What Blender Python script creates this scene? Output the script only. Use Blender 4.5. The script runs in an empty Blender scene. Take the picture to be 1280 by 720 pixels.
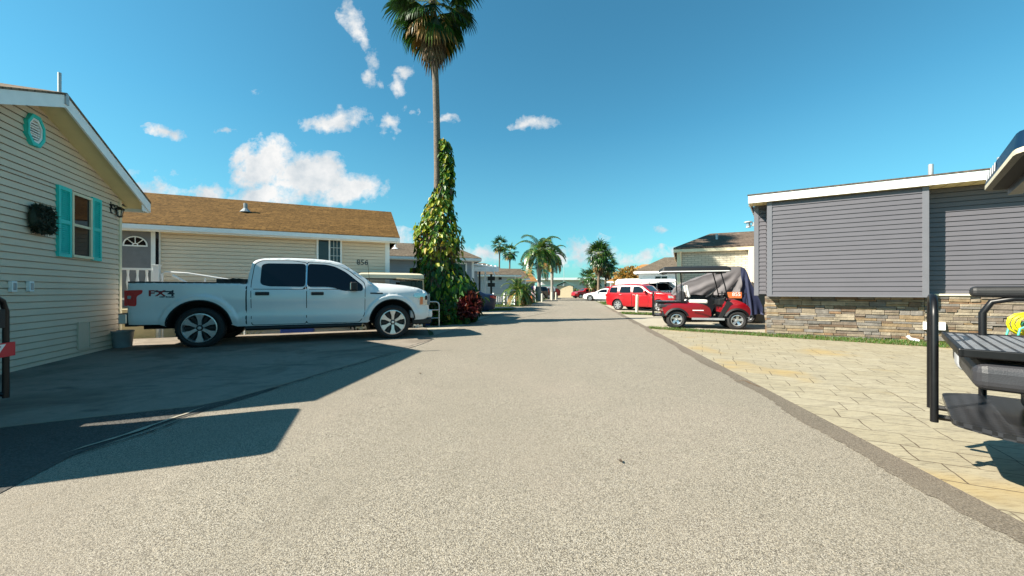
import bpy, bmesh, math, random
from mathutils import Vector, Matrix, geometry
random.seed(11)
C = bpy.context.scene.collection
R = math.radians
F, H, Y0, CX = 470.0, 1.135, 364.0, 640.0        # lens in px of a 1280 wide frame, eye height, horizon row

# ---------------------------------------------------------------- placing
def G(px, py, z=0.0):
    Y = (H - z) * F / (py - Y0)
    return ((px - CX) / F * Y, Y)
def Pz(px, py, Y):
    return ((px - CX) / F * Y, Y, H - (py - Y0) / F * Y)
class Frame:
    """a building's frame: origin, x to the right along its front, y into it"""
    def __init__(s, ox, oy, dx, dy):
        n = math.hypot(dx, dy); s.o = (ox, oy); s.x = (dx / n, dy / n); s.y = (-dy / n, dx / n)
        s.rz = math.atan2(dy, dx)
    def hit(s, px, py, d=0.0):
        """local (x, z) where a view ray meets the plane y = d"""
        r = (px - CX) / F
        bx, by = s.o[0] + s.y[0] * d, s.o[1] + s.y[1] * d
        t = (r * by - bx) / (s.x[0] - r * s.x[1])
        return t, H - (py - Y0) / F * (by + t * s.x[1])
    def w(s, x, y):
        return (s.o[0] + s.x[0] * x + s.y[0] * y, s.o[1] + s.x[1] * x + s.y[1] * y)

# ---------------------------------------------------------------- objects
def tag(o, label=None, cat=None, group=None, kind=None):
    if label: o['label'] = label
    if cat: o['category'] = cat
    if group: o['group'] = group
    if kind: o['kind'] = kind
    return o
def thing(name, label, cat, loc=(0, 0, 0), rz=0.0, group=None, scale=1.0):
    o = bpy.data.objects.new(name, None); C.objects.link(o)
    o.empty_display_size = .2
    o.location = (loc[0], loc[1], loc[2] if len(loc) > 2 else 0); o.rotation_euler = (0, 0, rz); o.scale = (scale,) * 3
    return tag(o, label, cat, group)
def copy_tree(o, parent=None):
    c = o.copy(); C.objects.link(c); c.parent = parent
    for ch in [k for k in bpy.data.objects if k.parent == o]:
        copy_tree(ch, c)
    return c

class MB:
    def __init__(s): s.v = []; s.f = []; s.m = []
    def add(s, vs, fs, m=0):
        n = len(s.v); s.v += [tuple(p) for p in vs]
        for f in fs: s.f.append([n + i for i in f]); s.m.append(m)
    def quad(s, a, b, c, d, m=0): s.add([a, b, c, d], [(0, 1, 2, 3)], m)
    def box(s, x0, x1, y0, y1, z0, z1, m=0, M=None):
        vs = [Vector((x, y, z)) for z in (z0, z1) for y in (y0, y1) for x in (x0, x1)]
        if M is not None: vs = [M @ v for v in vs]
        s.add(vs, [(0, 2, 3, 1), (4, 5, 7, 6), (0, 1, 5, 4), (2, 6, 7, 3), (0, 4, 6, 2), (1, 3, 7, 5)], m)
    def tube(s, pts, r, n=8, m=0, cap=True):
        P = [Vector(p) for p in pts]; k = len(P)
        rr = r if isinstance(r, (list, tuple)) else [r] * k
        u = None; rings = []
        for i in range(k):
            t = (P[min(i + 1, k - 1)] - P[max(i - 1, 0)]).normalized()
            if u is None:
                u = t.cross(Vector((0, 0, 1)))
                if u.length < .05: u = t.cross(Vector((1, 0, 0)))
            else: u = u - t * u.dot(t)
            u.normalize(); w = t.cross(u)
            rings.append([P[i] + (u * math.cos(2 * math.pi * j / n) + w * math.sin(2 * math.pi * j / n)) * rr[i] for j in range(n)])
        vs = [p for g in rings for p in g]; fs = []
        for i in range(k - 1):
            for j in range(n):
                fs.append((i * n + j, i * n + (j + 1) % n, (i + 1) * n + (j + 1) % n, (i + 1) * n + j))
        if cap: fs += [tuple(range(n - 1, -1, -1)), tuple(range((k - 1) * n, k * n))]
        s.add(vs, fs, m)
    def lathe(s, prof, n=24, M=None, m=0, closed=False):
        """profile of (radius, height) round z"""
        k = len(prof); vs = []
        for r, h in prof:
            for j in range(n):
                a = 2 * math.pi * j / n; vs.append(Vector((r * math.cos(a), r * math.sin(a), h)))
        if M is not None: vs = [M @ v for v in vs]
        fs = []
        for i in range(k if closed else k - 1):
            i2 = (i + 1) % k
            for j in range(n):
                fs.append((i * n + j, i * n + (j + 1) % n, i2 * n + (j + 1) % n, i2 * n + j))
        s.add(vs, fs, m)
    def prism(s, poly, a, b, m=0, T=None):
        """polygon of (x, z) pushed from y=a to y=b; T maps (x, y, z)"""
        T = T or (lambda x, y, z: (x, y, z)); n = len(poly)
        vs = [T(p[0], a, p[1]) for p in poly] + [T(p[0], b, p[1]) for p in poly]
        fs = [tuple(range(n)), tuple(range(2 * n - 1, n - 1, -1))] + [(i, i + n, (i + 1) % n + n, (i + 1) % n) for i in range(n)]
        s.add(vs, fs, m)
    def build(s, name, mats, parent=None, smooth=None, bevel=0, seg=2, recalc=True, loc=None):
        me = bpy.data.meshes.new(name); me.from_pydata(s.v, [], s.f)
        for q in (mats if isinstance(mats, (list, tuple)) else [mats]): me.materials.append(q)
        me.polygons.foreach_set('material_index', s.m)
        if recalc:
            b = bmesh.new(); b.from_mesh(me)
            bmesh.ops.delete(b, geom=[v for v in b.verts if not v.link_faces], context='VERTS'); bmesh.ops.remove_doubles(b, verts=b.verts, dist=1e-5)
            bmesh.ops.recalc_face_normals(b, faces=b.faces); b.to_mesh(me); b.free()
        if smooth is not None:
            me.polygons.foreach_set('use_smooth', [True] * len(me.polygons)); me.set_sharp_from_angle(angle=R(smooth))
        me.update()
        o = bpy.data.objects.new(name, me); C.objects.link(o)
        if parent: o.parent = parent
        if loc: o.location = loc
        if bevel:
            q = o.modifiers.new('bevel', 'BEVEL'); q.width = bevel; q.segments = seg; q.limit_method = 'ANGLE'; q.angle_limit = R(40)
        return o

def text_mesh(name, body, size, mat, M, parent, depth=.004, bold=0.0):
    cu = bpy.data.curves.new(name, 'FONT'); cu.body = body; cu.size = size; cu.extrude = depth; cu.offset = bold * size; cu.align_x = 'CENTER'; cu.align_y = 'CENTER'
    o = bpy.data.objects.new(name, cu); C.objects.link(o)
    dg = bpy.context.evaluated_depsgraph_get(); dg.update()
    me = bpy.data.meshes.new_from_object(o.evaluated_get(dg)); bpy.data.objects.remove(o)
    me.transform(M); me.materials.clear(); me.materials.append(mat); me.name = name
    q = bpy.data.objects.new(name, me); C.objects.link(q); q.parent = parent
    return q
UPY = Matrix(((1, 0, 0, 0), (0, 0, -1, 0), (0, 1, 0, 0), (0, 0, 0, 1)))   # text upright, read from -y

# ---------------------------------------------------------------- materials
def nodes(name):
    m = bpy.data.materials.new(name); m.use_nodes = True
    nt = m.node_tree; return m, nt, nt.nodes, nt.links, nt.nodes['Principled BSDF']
def mk(nt, typ, **kw):
    n = nt.nodes.new(typ)
    for k, v in kw.items():
        if k in n.inputs: n.inputs[k].default_value = v
        else: setattr(n, k, v)
    return n
def rgb(c): return (c[0], c[1], c[2], 1)
def mixc(nt, fac, a, b, mode='MIX'):
    n = nt.nodes.new('ShaderNodeMix'); n.data_type = 'RGBA'; n.blend_type = mode
    for s, v in ((n.inputs[0], fac), (n.inputs[6], a), (n.inputs[7], b)):
        if hasattr(v, 'is_linked'): nt.links.new(v, s)
        elif isinstance(v, (int, float)): s.default_value = v
        else: s.default_value = rgb(v)
    return n.outputs[2]
def ramp(nt, fac, stops):
    n = nt.nodes.new('ShaderNodeValToRGB'); nt.links.new(fac, n.inputs[0])
    e = n.color_ramp.elements
    while len(e) < len(stops): e.new(.5)
    for q, (p, c) in zip(e, stops): q.position = p; q.color = rgb(c) if not isinstance(c, (int, float)) else (c, c, c, 1)
    return n.outputs[0]
def coords(nt, scale=(1, 1, 1), rot=(0, 0, 0), kind='Object', loc=(0, 0, 0)):
    t = nt.nodes.new('ShaderNodeTexCoord'); mp = nt.nodes.new('ShaderNodeMapping')
    mp.inputs['Scale'].default_value = scale; mp.inputs['Rotation'].default_value = rot; mp.inputs['Location'].default_value = loc
    nt.links.new(t.outputs[kind], mp.inputs[0]); return mp.outputs[0]
def noise(nt, vec, scale, detail=4, rough=.55, dist=0):
    n = mk(nt, 'ShaderNodeTexNoise', Scale=scale, Detail=detail, Roughness=rough, Distortion=dist)
    nt.links.new(vec, n.inputs['Vector']); return n.outputs['Fac']
def bump(nt, hgt, bsdf, strength=.3, dist=.01):
    b = mk(nt, 'ShaderNodeBump', Strength=strength, Distance=dist); nt.links.new(hgt, b.inputs['Height']); nt.links.new(b.outputs[0], bsdf.inputs['Normal'])
def M(name, col, rough=.6, metal=0.0, var=.12, scale=4.0, bmp=0.0, bscale=60.0, coat=0.0, spec=.5, streak=0.0):
    m, nt, N, L, b = nodes(name)
    b.inputs['Roughness'].default_value = rough; b.inputs['Metallic'].default_value = metal
    b.inputs['Coat Weight'].default_value = coat; b.inputs['Coat Roughness'].default_value = .04
    b.inputs['Specular IOR Level'].default_value = spec
    v = coords(nt)
    f = noise(nt, v, scale, 5, .6)
    c = ramp(nt, f, [(.3, [x * (1 - var) for x in col]), (.7, [min(1, x * (1 + var)) for x in col])])
    if streak:
        v2 = coords(nt, (9, 9, .6)); s = noise(nt, v2, 2.2, 4)
        c = mixc(nt, ramp(nt, s, [(.52, 0), (.8, streak)]), c, [x * .62 for x in col])
    L.new(c, b.inputs['Base Color'])
    if bmp: bump(nt, noise(nt, v, bscale, 4), b, bmp, .01)
    return m
def glass(name, col=(.003, .004, .008), rough=.03):
    m, nt, N, L, b = nodes(name)
    b.inputs['Base Color'].default_value = rgb(col); b.inputs['Roughness'].default_value = rough
    b.inputs['Specular IOR Level'].default_value = .4; b.inputs['Coat Weight'].default_value = .0; b.inputs['Coat Roughness'].default_value = .02
    return m
def leafm(name, col, tr=.3, rough=.45):
    m, nt, N, L, b = nodes(name)
    v = coords(nt); f = noise(nt, v, 3.5, 3)
    c = ramp(nt, f, [(.3, [x * .72 for x in col]), (.7, [x * 1.25 for x in col])])
    L.new(c, b.inputs['Base Color']); b.inputs['Roughness'].default_value = rough
    t = N.new('ShaderNodeBsdfTranslucent'); L.new(c, t.inputs[0])
    x = N.new('ShaderNodeMixShader'); x.inputs[0].default_value = tr
    L.new(b.outputs[0], x.inputs[1]); L.new(t.outputs[0], x.inputs[2]); L.new(x.outputs[0], N['Material Output'].inputs[0])
    return m

MT = {}
MT['siding_cream'] = M('siding_cream', (.65, .53, .40), .55, var=.05, scale=1.2, streak=.12)
MT['siding_beige'] = M('siding_beige', (.73, .60, .46), .55, var=.05, scale=1.0, streak=.12)
MT['siding_grey'] = M('siding_grey', (.100, .095, .108), .5, var=.05, scale=1.5, streak=.06)
MT['siding_greyblue'] = M('siding_greyblue', (.30, .33, .37), .55, var=.05, scale=1.5, streak=.08)
MT['siding_pale'] = M('siding_pale', (.40, .43, .46), .55, var=.05, scale=1.5)
MT['trim_white'] = M('trim_white', (.80, .81, .80), .45, var=.04, scale=6, streak=.10)
MT['trim_cream'] = M('trim_cream', (.72, .64, .44), .5, var=.06, scale=5, streak=.15)
MT['soffit'] = M('soffit', (.72, .61, .32), .6, var=.06, scale=3)
MT['grey_trim'] = M('grey_trim', (.135, .135, .152), .45, var=.05)
MT['teal'] = M('teal', (.02, .56, .50), .5, var=.08, scale=8)
MT['white'] = M('white', (.80, .80, .79), .4, var=.03)
MT['black_metal'] = M('black_metal', (.005, .005, .006), .38, var=.3, scale=20, spec=.35)
MT['black_plastic'] = M('black_plastic', (.010, .010, .011), .55, var=.25, scale=14, bmp=.15, bscale=300)
MT['dark'] = M('dark', (.006, .006, .007), .9, var=.1)
MT['rubber'] = M('rubber', (.016, .016, .017), .8, var=.25, scale=30, bmp=.3, bscale=120)
MT['vinyl_grey'] = M('vinyl_grey', (.030, .030, .035), .45, var=.15, scale=9, bmp=.15, bscale=180)
MT['vinyl_silver'] = M('vinyl_silver', (.38, .39, .41), .4, var=.06, scale=9, bmp=.15, bscale=180)
MT['vinyl_tan'] = M('vinyl_tan', (.62, .55, .42), .45, var=.06, scale=9)
MT['vinyl_white'] = M('vinyl_white', (.72, .70, .66), .45, var=.06, scale=9)
MT['chrome'] = M('chrome', (.75, .76, .78), .16, 1.0, var=.03)
MT['alloy'] = M('alloy', (.62, .63, .65), .28, .85, var=.06, scale=12)
MT['steel'] = M('steel', (.52, .53, .54), .32, .9, var=.1, scale=14)
MT['galv'] = M('galv', (.42, .43, .44), .5, .5, var=.15, scale=9)
MT['truck_paint'] = M('truck_paint', (.68, .69, .69), .2, 0, var=.015, scale=2, coat=.6)
MT['car_red'] = M('car_red', (.30, .003, .008), .3, 0, var=.06, scale=2, coat=.35)
MT['cart_red'] = M('cart_red', (.22, .002, .007), .3, 0, var=.08, scale=4, coat=.3)
MT['car_white'] = M('car_white', (.80, .80, .80), .3, 0, var=.02, scale=2, coat=.6)
MT['car_blue'] = M('car_blue', (.010, .022, .06), .32, 0, var=.06, scale=2, coat=.2)
MT['car_black'] = M('car_black', (.012, .014, .018), .28, 0, var=.06, scale=2, coat=.8)
MT['cart_black'] = M('cart_black', (.006, .007, .009), .35, 0, var=.1, scale=3, coat=.25)
MT['navy_roof'] = M('navy_roof', (.003, .018, .048), .45, 0, var=.1, scale=3, coat=0, spec=.3)
MT['beige_roof'] = M('beige_roof', (.56, .50, .36), .45, var=.05, scale=3)
MT['tan_metal'] = M('tan_metal', (.46, .36, .23), .45, var=.1, scale=7)
MT['roof_black'] = M('roof_black', (.008, .008, .009), .55, var=.15, scale=5)
MT['glass_dark'] = glass('glass_dark')
MT['glass_blue'] = glass('glass_blue', (.03, .045, .055))
MT['glass_mid'] = glass('glass_mid', (.06, .075, .08))
MT['lamp_red'] = M('lamp_red', (.62, .012, .012), .15, var=.15, scale=30, coat=.8)
MT['lamp_amber'] = M('lamp_amber', (.62, .16, .05), .2, var=.1, scale=30, coat=.8)
MT['lamp_clear'] = M('lamp_clear', (.42, .45, .48), .10, .6, var=.15, scale=40, coat=.8)
MT['red_ink'] = M('red_ink', (.22, .008, .012), .4, var=.05)
MT['dark_ink'] = M('dark_ink', (.012, .02, .035), .4, var=.05)
MT['sign_red'] = M('sign_red', (.55, .02, .03), .4, var=.06)
MT['sign_orange'] = M('sign_orange', (.55, .13, .035), .45, var=.05)
MT['bucket'] = M('bucket', (.25, .28, .30), .5, var=.12, scale=9)
MT['cover_grey'] = M('cover_grey', (.115, .105, .11), .75, var=.08, scale=4, bmp=.2, bscale=40)
MT['cover_navy'] = M('cover_navy', (.012, .018, .055), .7, var=.12, scale=5, bmp=.2, bscale=40)
MT['block_grey'] = M('block_grey', (.16, .165, .18), .8, var=.12, scale=6, bmp=.3, bscale=60)
MT['hose_yellow'] = M('hose_yellow', (.55, .50, .008), .4, var=.06)
MT['hose_green'] = M('hose_green', (.03, .38, .28), .4, var=.08)
MT['blue_plastic'] = M('blue_plastic', (.02, .06, .35), .4, var=.08)
MT['bollard_white'] = M('bollard_white', (.52, .49, .40), .5, var=.1, scale=12)
MT['util_green'] = M('util_green', (.42, .58, .50), .5, var=.06)
MT['flag_red'] = M('flag_red', (.5, .05, .06), .7, var=.1)
MT['flag_blue'] = M('flag_blue', (.03, .05, .22), .7, var=.1)
MT['lattice'] = M('lattice', (.60, .52, .32), .6, var=.1)
MT['tan_wall'] = M('tan_wall', (.50, .42, .28), .7, var=.08)
MT['green_roof'] = M('green_roof', (.06, .17, .15), .6, var=.12)
MT['white_metal_roof'] = M('white_metal_roof', (.80, .82, .82), .35, var=.04)
MT['ware_wall'] = M('ware_wall', (.46, .45, .44), .7, var=.05, scale=.3)
MT['trunk_grey'] = M('trunk_grey', (.125, .10, .078), .9, var=.35, scale=14, bmp=.8, bscale=24)
MT['trunk_brown'] = M('trunk_brown', (.16, .12, .08), .9, var=.35, scale=10, bmp=.8, bscale=18)
MT['trunk_white'] = M('trunk_white', (.26, .24, .21), .8, var=.2, scale=6, bmp=.4, bscale=18)
MT['dead'] = leafm('dead', (.17, .115, .06), .15, .8)
MT['dead_dark'] = leafm('dead_dark', (.07, .047, .028), .15, .8)
MT['petiole'] = M('petiole', (.26, .28, .06), .5, var=.2, scale=20)
MT['palm_a'] = leafm('palm_a', (.035, .105, .014), .28, .35)
MT['palm_b'] = leafm('palm_b', (.014, .045, .008), .2, .35)
MT['palm_c'] = leafm('palm_c', (.13, .17, .025), .32, .4)
MT['palm_d'] = leafm('palm_d', (.30, .17, .045), .25, .7)
MT['vine_a'] = leafm('vine_a', (.032, .115, .012), .28, .48)
MT['vine_b'] = leafm('vine_b', (.017, .065, .009), .22, .48)
MT['vine_c'] = leafm('vine_c', (.34, .36, .02), .38, .5)
MT['vine_d'] = leafm('vine_d', (.42, .31, .03), .35, .5)
MT['vine_e'] = leafm('vine_e', (.14, .25, .018), .34, .48)
MT['vine_f'] = leafm('vine_f', (.10, .06, .03), .15, .6)
MT['croton_a'] = leafm('croton_a', (.075, .008, .010), .25, .35)
MT['croton_b'] = leafm('croton_b', (.055, .008, .012), .2, .35)
MT['croton_c'] = leafm('croton_c', (.20, .04, .02), .25, .35)
MT['bush_a'] = leafm('bush_a', (.035, .10, .022), .25, .5)
MT['bush_b'] = leafm('bush_b', (.09, .14, .03), .25, .5)
MT['orange_a'] = leafm('orange_a', (.36, .19, .03), .3, .6)
MT['orange_b'] = leafm('orange_b', (.25, .15, .03), .3, .6)
MT['wreath_a'] = leafm('wreath_a', (.015, .028, .014), .1, .7)
MT['wreath_b'] = leafm('wreath_b', (.03, .028, .016), .1, .7)
MT['grass_a'] = leafm('grass_a', (.04, .115, .010), .3, .5)
MT['grass_b'] = leafm('grass_b', (.075, .145, .018), .3, .5)
MT['grass_c'] = leafm('grass_c', (.19, .145, .05), .3, .6)

def shingle(name, col, swap=False):
    m, nt, N, L, b = nodes(name); b.inputs['Roughness'].default_value = .95; b.inputs['Specular IOR Level'].default_value = .08
    v = coords(nt, rot=(0, 0, R(90) if swap else 0))
    br = mk(nt, 'ShaderNodeTexBrick', Scale=1.0); br.inputs['Brick Width'].default_value = .30; br.inputs['Row Height'].default_value = .13
    br.inputs['Mortar Size'].default_value = .012; br.inputs['Bias'].default_value = 0; br.inputs['Mortar Smooth'].default_value = .3
    br.inputs['Color1'].default_value = rgb([x * .62 for x in col]); br.inputs['Color2'].default_value = rgb([min(1, x * 1.35) for x in col]); br.inputs['Mortar'].default_value = rgb([x * .32 for x in col])
    L.new(v, br.inputs['Vector'])
    f = noise(nt, v, 2.2, 6, .7); g = noise(nt, coords(nt, (7, 14, 7)), 1.6, 4, .7)
    c = mixc(nt, ramp(nt, f, [(.40, 0), (.62, .8)]), br.outputs[0], [x * .5 for x in col])
    c = mixc(nt, ramp(nt, g, [(.42, 0), (.62, .6)]), c, [min(1, x * 1.9) for x in col])
    L.new(c, b.inputs['Base Color']); bump(nt, br.outputs[0], b, .6, .02)
    return m
MT['shingle_brown'] = shingle('shingle_brown', (.108, .060, .020))
MT['shingle_brown_y'] = shingle('shingle_brown_y', (.16, .12, .085), True)
MT['shingle_dark'] = shingle('shingle_dark', (.115, .085, .065))
MT['shingle_taupe'] = shingle('shingle_taupe', (.11, .088, .066))
MT['shingle_orange'] = shingle('shingle_orange', (.27, .14, .055))

def brick_white(name, col):
    m, nt, N, L, b = nodes(name); b.inputs['Roughness'].default_value = .75
    t = N.new('ShaderNodeTexCoord'); sp = N.new('ShaderNodeSeparateXYZ'); cb = N.new('ShaderNodeCombineXYZ')
    L.new(t.outputs['Object'], sp.inputs[0]); L.new(sp.outputs[0], cb.inputs[0]); L.new(sp.outputs[2], cb.inputs[1])
    br = mk(nt, 'ShaderNodeTexBrick', Scale=1.0); br.inputs['Brick Width'].default_value = .26; br.inputs['Row Height'].default_value = .085
    br.inputs['Mortar Size'].default_value = .010; br.inputs['Mortar Smooth'].default_value = .2
    br.inputs['Color1'].default_value = rgb(col); br.inputs['Color2'].default_value = rgb([x * .86 for x in col]); br.inputs['Mortar'].default_value = rgb([x * .5 for x in col])
    L.new(cb.outputs[0], br.inputs['Vector']); L.new(br.outputs[0], b.inputs['Base Color'])
    inv = N.new('ShaderNodeMath'); inv.operation = 'SUBTRACT'; inv.inputs[0].default_value = 1; L.new(br.outputs['Fac'], inv.inputs[1])
    bump(nt, inv.outputs[0], b, .5, .015)
    return m
MT['brick_cream'] = brick_white('brick_cream', (.60, .55, .43))

def asphalt(name, lo, mid, hi, cell=70.0, patch=.25, bstr=.7):
    m, nt, N, L, b = nodes(name); b.inputs['Roughness'].default_value = .88; b.inputs['Specular IOR Level'].default_value = .25
    v = coords(nt)
    vo = mk(nt, 'ShaderNodeTexVoronoi', Scale=cell, Randomness=1.0); L.new(v, vo.inputs['Vector'])
    sp = N.new('ShaderNodeSeparateColor'); L.new(vo.outputs['Color'], sp.inputs[0])
    c = ramp(nt, sp.outputs[0], [(0, lo), (.22, [a * .6 + b_ * .4 for a, b_ in zip(lo, mid)]), (.5, mid), (1, hi)])
    hue = ramp(nt, sp.outputs[1], [(0, (1.0, .95, .86)), (.5, (1, 1, 1)), (1, (.93, .97, 1.05))])
    c = mixc(nt, .8, c, hue, 'MULTIPLY')
    crack = ramp(nt, vo.outputs['Distance'], [(.35, 1), (.85, .5)])
    c = mixc(nt, .75, c, crack, 'MULTIPLY')
    f = noise(nt, v, .55, 6, .62); g = noise(nt, v, 3.1, 5, .6)
    c = mixc(nt, ramp(nt, f, [(.42, 0), (.62, patch)]), c, [x * .7 for x in mid])
    c = mixc(nt, ramp(nt, g, [(.5, 0), (.75, patch * .9)]), c, [min(1, x * 1.12) for x in mid])
    t_ = N.new('ShaderNodeTexCoord'); s3 = N.new('ShaderNodeSeparateXYZ'); c3 = N.new('ShaderNodeCombineXYZ'); L.new(t_.outputs['Object'], s3.inputs[0])
    def mm(op, a, b_):
        q = N.new('ShaderNodeMath'); q.operation = op; L.new(a, q.inputs[0])
        if hasattr(b_, 'is_linked'): L.new(b_, q.inputs[1])
        else: q.inputs[1].default_value = b_
        return q.outputs[0]
    L.new(mm('SUBTRACT', s3.outputs[0], mm('MULTIPLY', s3.outputs[1], .167)), c3.inputs[0]); L.new(mm('MULTIPLY', s3.outputs[1], .045), c3.inputs[1])
    tr = noise(nt, c3.outputs[0], .85, 4, .5)
    drip = noise(nt, v, 4.2, 3, .55)
    c = mixc(nt, ramp(nt, drip, [(.66, 0), (.72, patch * 1.6)]), c, [x * .45 for x in mid])
    pk = noise(nt, v, .33, 4, .6)
    c = mixc(nt, ramp(nt, pk, [(.48, 0), (.66, patch * 1.2)]), c, (mid[0] * 1.06, mid[1] * 1.0, mid[2] * 1.04))
    c = mixc(nt, ramp(nt, tr, [(.46, 0), (.64, patch * 1.2)]), c, [x * .74 for x in mid])
    st = noise(nt, v, 1.7, 3, .5)
    c = mixc(nt, ramp(nt, st, [(.70, 0), (.80, .35)]), c, (mid[0] * 1.1, mid[1] * .92, mid[2] * .6))
    L.new(c, b.inputs['Base Color'])
    inv = N.new('ShaderNodeMath'); inv.operation = 'SUBTRACT'; inv.inputs[0].default_value = 1; L.new(vo.outputs['Distance'], inv.inputs[1])
    bump(nt, inv.outputs[0], b, bstr, .008)
    return m
MT['road'] = asphalt('road', (.05, .044, .036), (.262, .23, .18), (.48, .43, .35), 245, .26, .34)
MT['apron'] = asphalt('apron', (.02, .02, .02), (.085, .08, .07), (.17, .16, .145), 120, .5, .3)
MT['road_edge'] = asphalt('road_edge', (.055, .046, .036), (.165, .138, .106), (.31, .268, .21), 170, .5, .3)

def concrete(name, col, stain=(.2, .17, .13), st=.5, sc=.9):
    m, nt, N, L, b = nodes(name); b.inputs['Roughness'].default_value = .85; b.inputs['Specular IOR Level'].default_value = .3
    v = coords(nt); f = noise(nt, v, sc, 7, .62, .4); g = noise(nt, v, 7, 5, .7); h = noise(nt, v, 130, 2)
    c = ramp(nt, g, [(.3, [x * .86 for x in col]), (.7, [x * 1.1 for x in col])])
    c = mixc(nt, ramp(nt, f, [(.46, 0), (.68, st)]), c, stain)
    f2 = noise(nt, coords(nt, (1, 2.6, 1), (0, 0, R(20))), sc * 1.7, 5, .6)
    c = mixc(nt, ramp(nt, f2, [(.58, 0), (.72, st)]), c, [x * .35 for x in col])
    c = mixc(nt, ramp(nt, h, [(.35, .25), (.6, 0)]), c, [x * .5 for x in col])
    L.new(c, b.inputs['Base Color']); bump(nt, h, b, .2, .004)
    return m
MT['slab'] = concrete('slab', (.245, .208, .168), (.08, .062, .045), .8)
MT['hose_crack'] = M('rust_crack', (.16, .075, .02), .9)
MT['slab_bright'] = concrete('slab_bright', (.36, .325, .255), (.26, .22, .165), .4)
MT['ground'] = concrete('ground', (.10, .125, .04), (.17, .145, .07), .8, .35)
MT['earth'] = concrete('earth', (.16, .12, .07), (.09, .10, .03), .6, 2.0)

def stamped(name):
    m, nt, N, L, b = nodes(name); b.inputs['Roughness'].default_value = .7; b.inputs['Specular IOR Level'].default_value = .35
    v0 = coords(nt, rot=(0, 0, R(27)))
    nz = mk(nt, 'ShaderNodeTexNoise', Scale=3.0, Detail=3); L.new(v0, nz.inputs['Vector'])
    ad = N.new('ShaderNodeVectorMath'); ad.operation = 'MULTIPLY_ADD'; L.new(nz.outputs['Color'], ad.inputs[0]); ad.inputs[1].default_value = (.05, .05, 0); L.new(v0, ad.inputs[2])
    def brick(w, h, off, freq, sq, sqf, ms):
        br = mk(nt, 'ShaderNodeTexBrick', Scale=1.0); br.offset = off; br.offset_frequency = freq; br.squash = sq; br.squash_frequency = sqf
        br.inputs['Brick Width'].default_value = w; br.inputs['Row Height'].default_value = h; br.inputs['Mortar Size'].default_value = ms; br.inputs['Mortar Smooth'].default_value = .35
        br.inputs['Color1'].default_value = (.3, .3, .3, 1); br.inputs['Color2'].default_value = (1, 1, 1, 1); br.inputs['Mortar'].default_value = (.5, .5, .5, 1)
        L.new(ad.outputs[0], br.inputs['Vector']); return br
    br = brick(.47, .29, .37, 2, .6, 3, .0055)
    g = noise(nt, v0, 1.0, 6, .65); s = noise(nt, coords(nt, (1, 4.5, 1), (0, 0, R(27))), 2.6, 6, .68, .6)
    base = mixc(nt, br.outputs['Color'], (.27, .235, .16), (.34, .30, .215))
    base = mixc(nt, ramp(nt, g, [(.44, 0), (.68, .6)]), base, (.30, .255, .165))
    base = mixc(nt, ramp(nt, s, [(.48, 0), (.70, .6)]), base, (.165, .142, .105))
    wv = noise(nt, coords(nt, (1, 6, 1), (0, 0, R(27))), 9, 4, .7)
    base = mixc(nt, ramp(nt, wv, [(.52, 0), (.66, .6)]), base, (.12, .10, .07))
    y = noise(nt, coords(nt, (1, 1, 1), loc=(3.3, 1.2, 0)), .8, 3, .5)
    base = mixc(nt, ramp(nt, y, [(.58, 0), (.70, .52)]), base, (.37, .245, .07))
    jf = noise(nt, v0, 2.0, 3)
    k = N.new('ShaderNodeMath'); k.operation = 'MULTIPLY'; L.new(br.outputs['Fac'], k.inputs[0]); L.new(ramp(nt, jf, [(.32, .25), (.52, 1.0)]), k.inputs[1])
    col = mixc(nt, k.outputs[0], base, (.09, .065, .04))
    L.new(col, b.inputs['Base Color'])
    hg = N.new('ShaderNodeMath'); hg.operation = 'SUBTRACT'; L.new(wv, hg.inputs[0]); L.new(br.outputs['Fac'], hg.inputs[1])
    bump(nt, hg.outputs[0], b, .35, .012)
    return m
MT['stamped'] = stamped('stamped')
STONES = []
for i, c in enumerate([(.34, .29, .22), (.25, .21, .175), (.36, .27, .165), (.27, .255, .24), (.21, .15, .105), (.42, .37, .29), (.31, .20, .12), (.20, .195, .19)]):
    STONES.append(M('ledge_stone_%s' % 'abcdefgh'[i], [q * .60 * k_ for q, k_ in zip(c, (1.02, .97, .90))], .85, var=.3, scale=7, bmp=.9, bscale=30))

def plate(name):
    """diamond tread plate"""
    m, nt, N, L, b = nodes(name); b.inputs['Roughness'].default_value = .28; b.inputs['Metallic'].default_value = .1
    ch = mk(nt, 'ShaderNodeTexChecker', Scale=26.0); L.new(coords(nt, rot=(0, 0, R(45))), ch.inputs['Vector'])
    L.new(mixc(nt, ch.outputs['Fac'], (.009, .010, .012), (.026, .028, .033)), b.inputs['Base Color'])
    bump(nt, ch.outputs['Fac'], b, .6, .004); return m
MT['tread'] = plate('tread')
def grid_plate(name):
    m, nt, N, L, b = nodes(name); b.inputs['Roughness'].default_value = .3; b.inputs['Metallic'].default_value = .4
    br = mk(nt, 'ShaderNodeTexBrick', Scale=1.0); br.offset = 0; br.inputs['Brick Width'].default_value = .05; br.inputs['Row Height'].default_value = .05; br.inputs['Mortar Size'].default_value = .008
    br.inputs['Color1'].default_value = (.46, .47, .49, 1); br.inputs['Color2'].default_value = (.38, .39, .41, 1); br.inputs['Mortar'].default_value = (.03, .03, .033, 1)
    L.new(coords(nt), br.inputs['Vector']); L.new(br.outputs[0], b.inputs['Base Color']); bump(nt, br.outputs[0], b, .5, .006); return m
MT['grid_plate'] = grid_plate('grid_plate')
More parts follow.
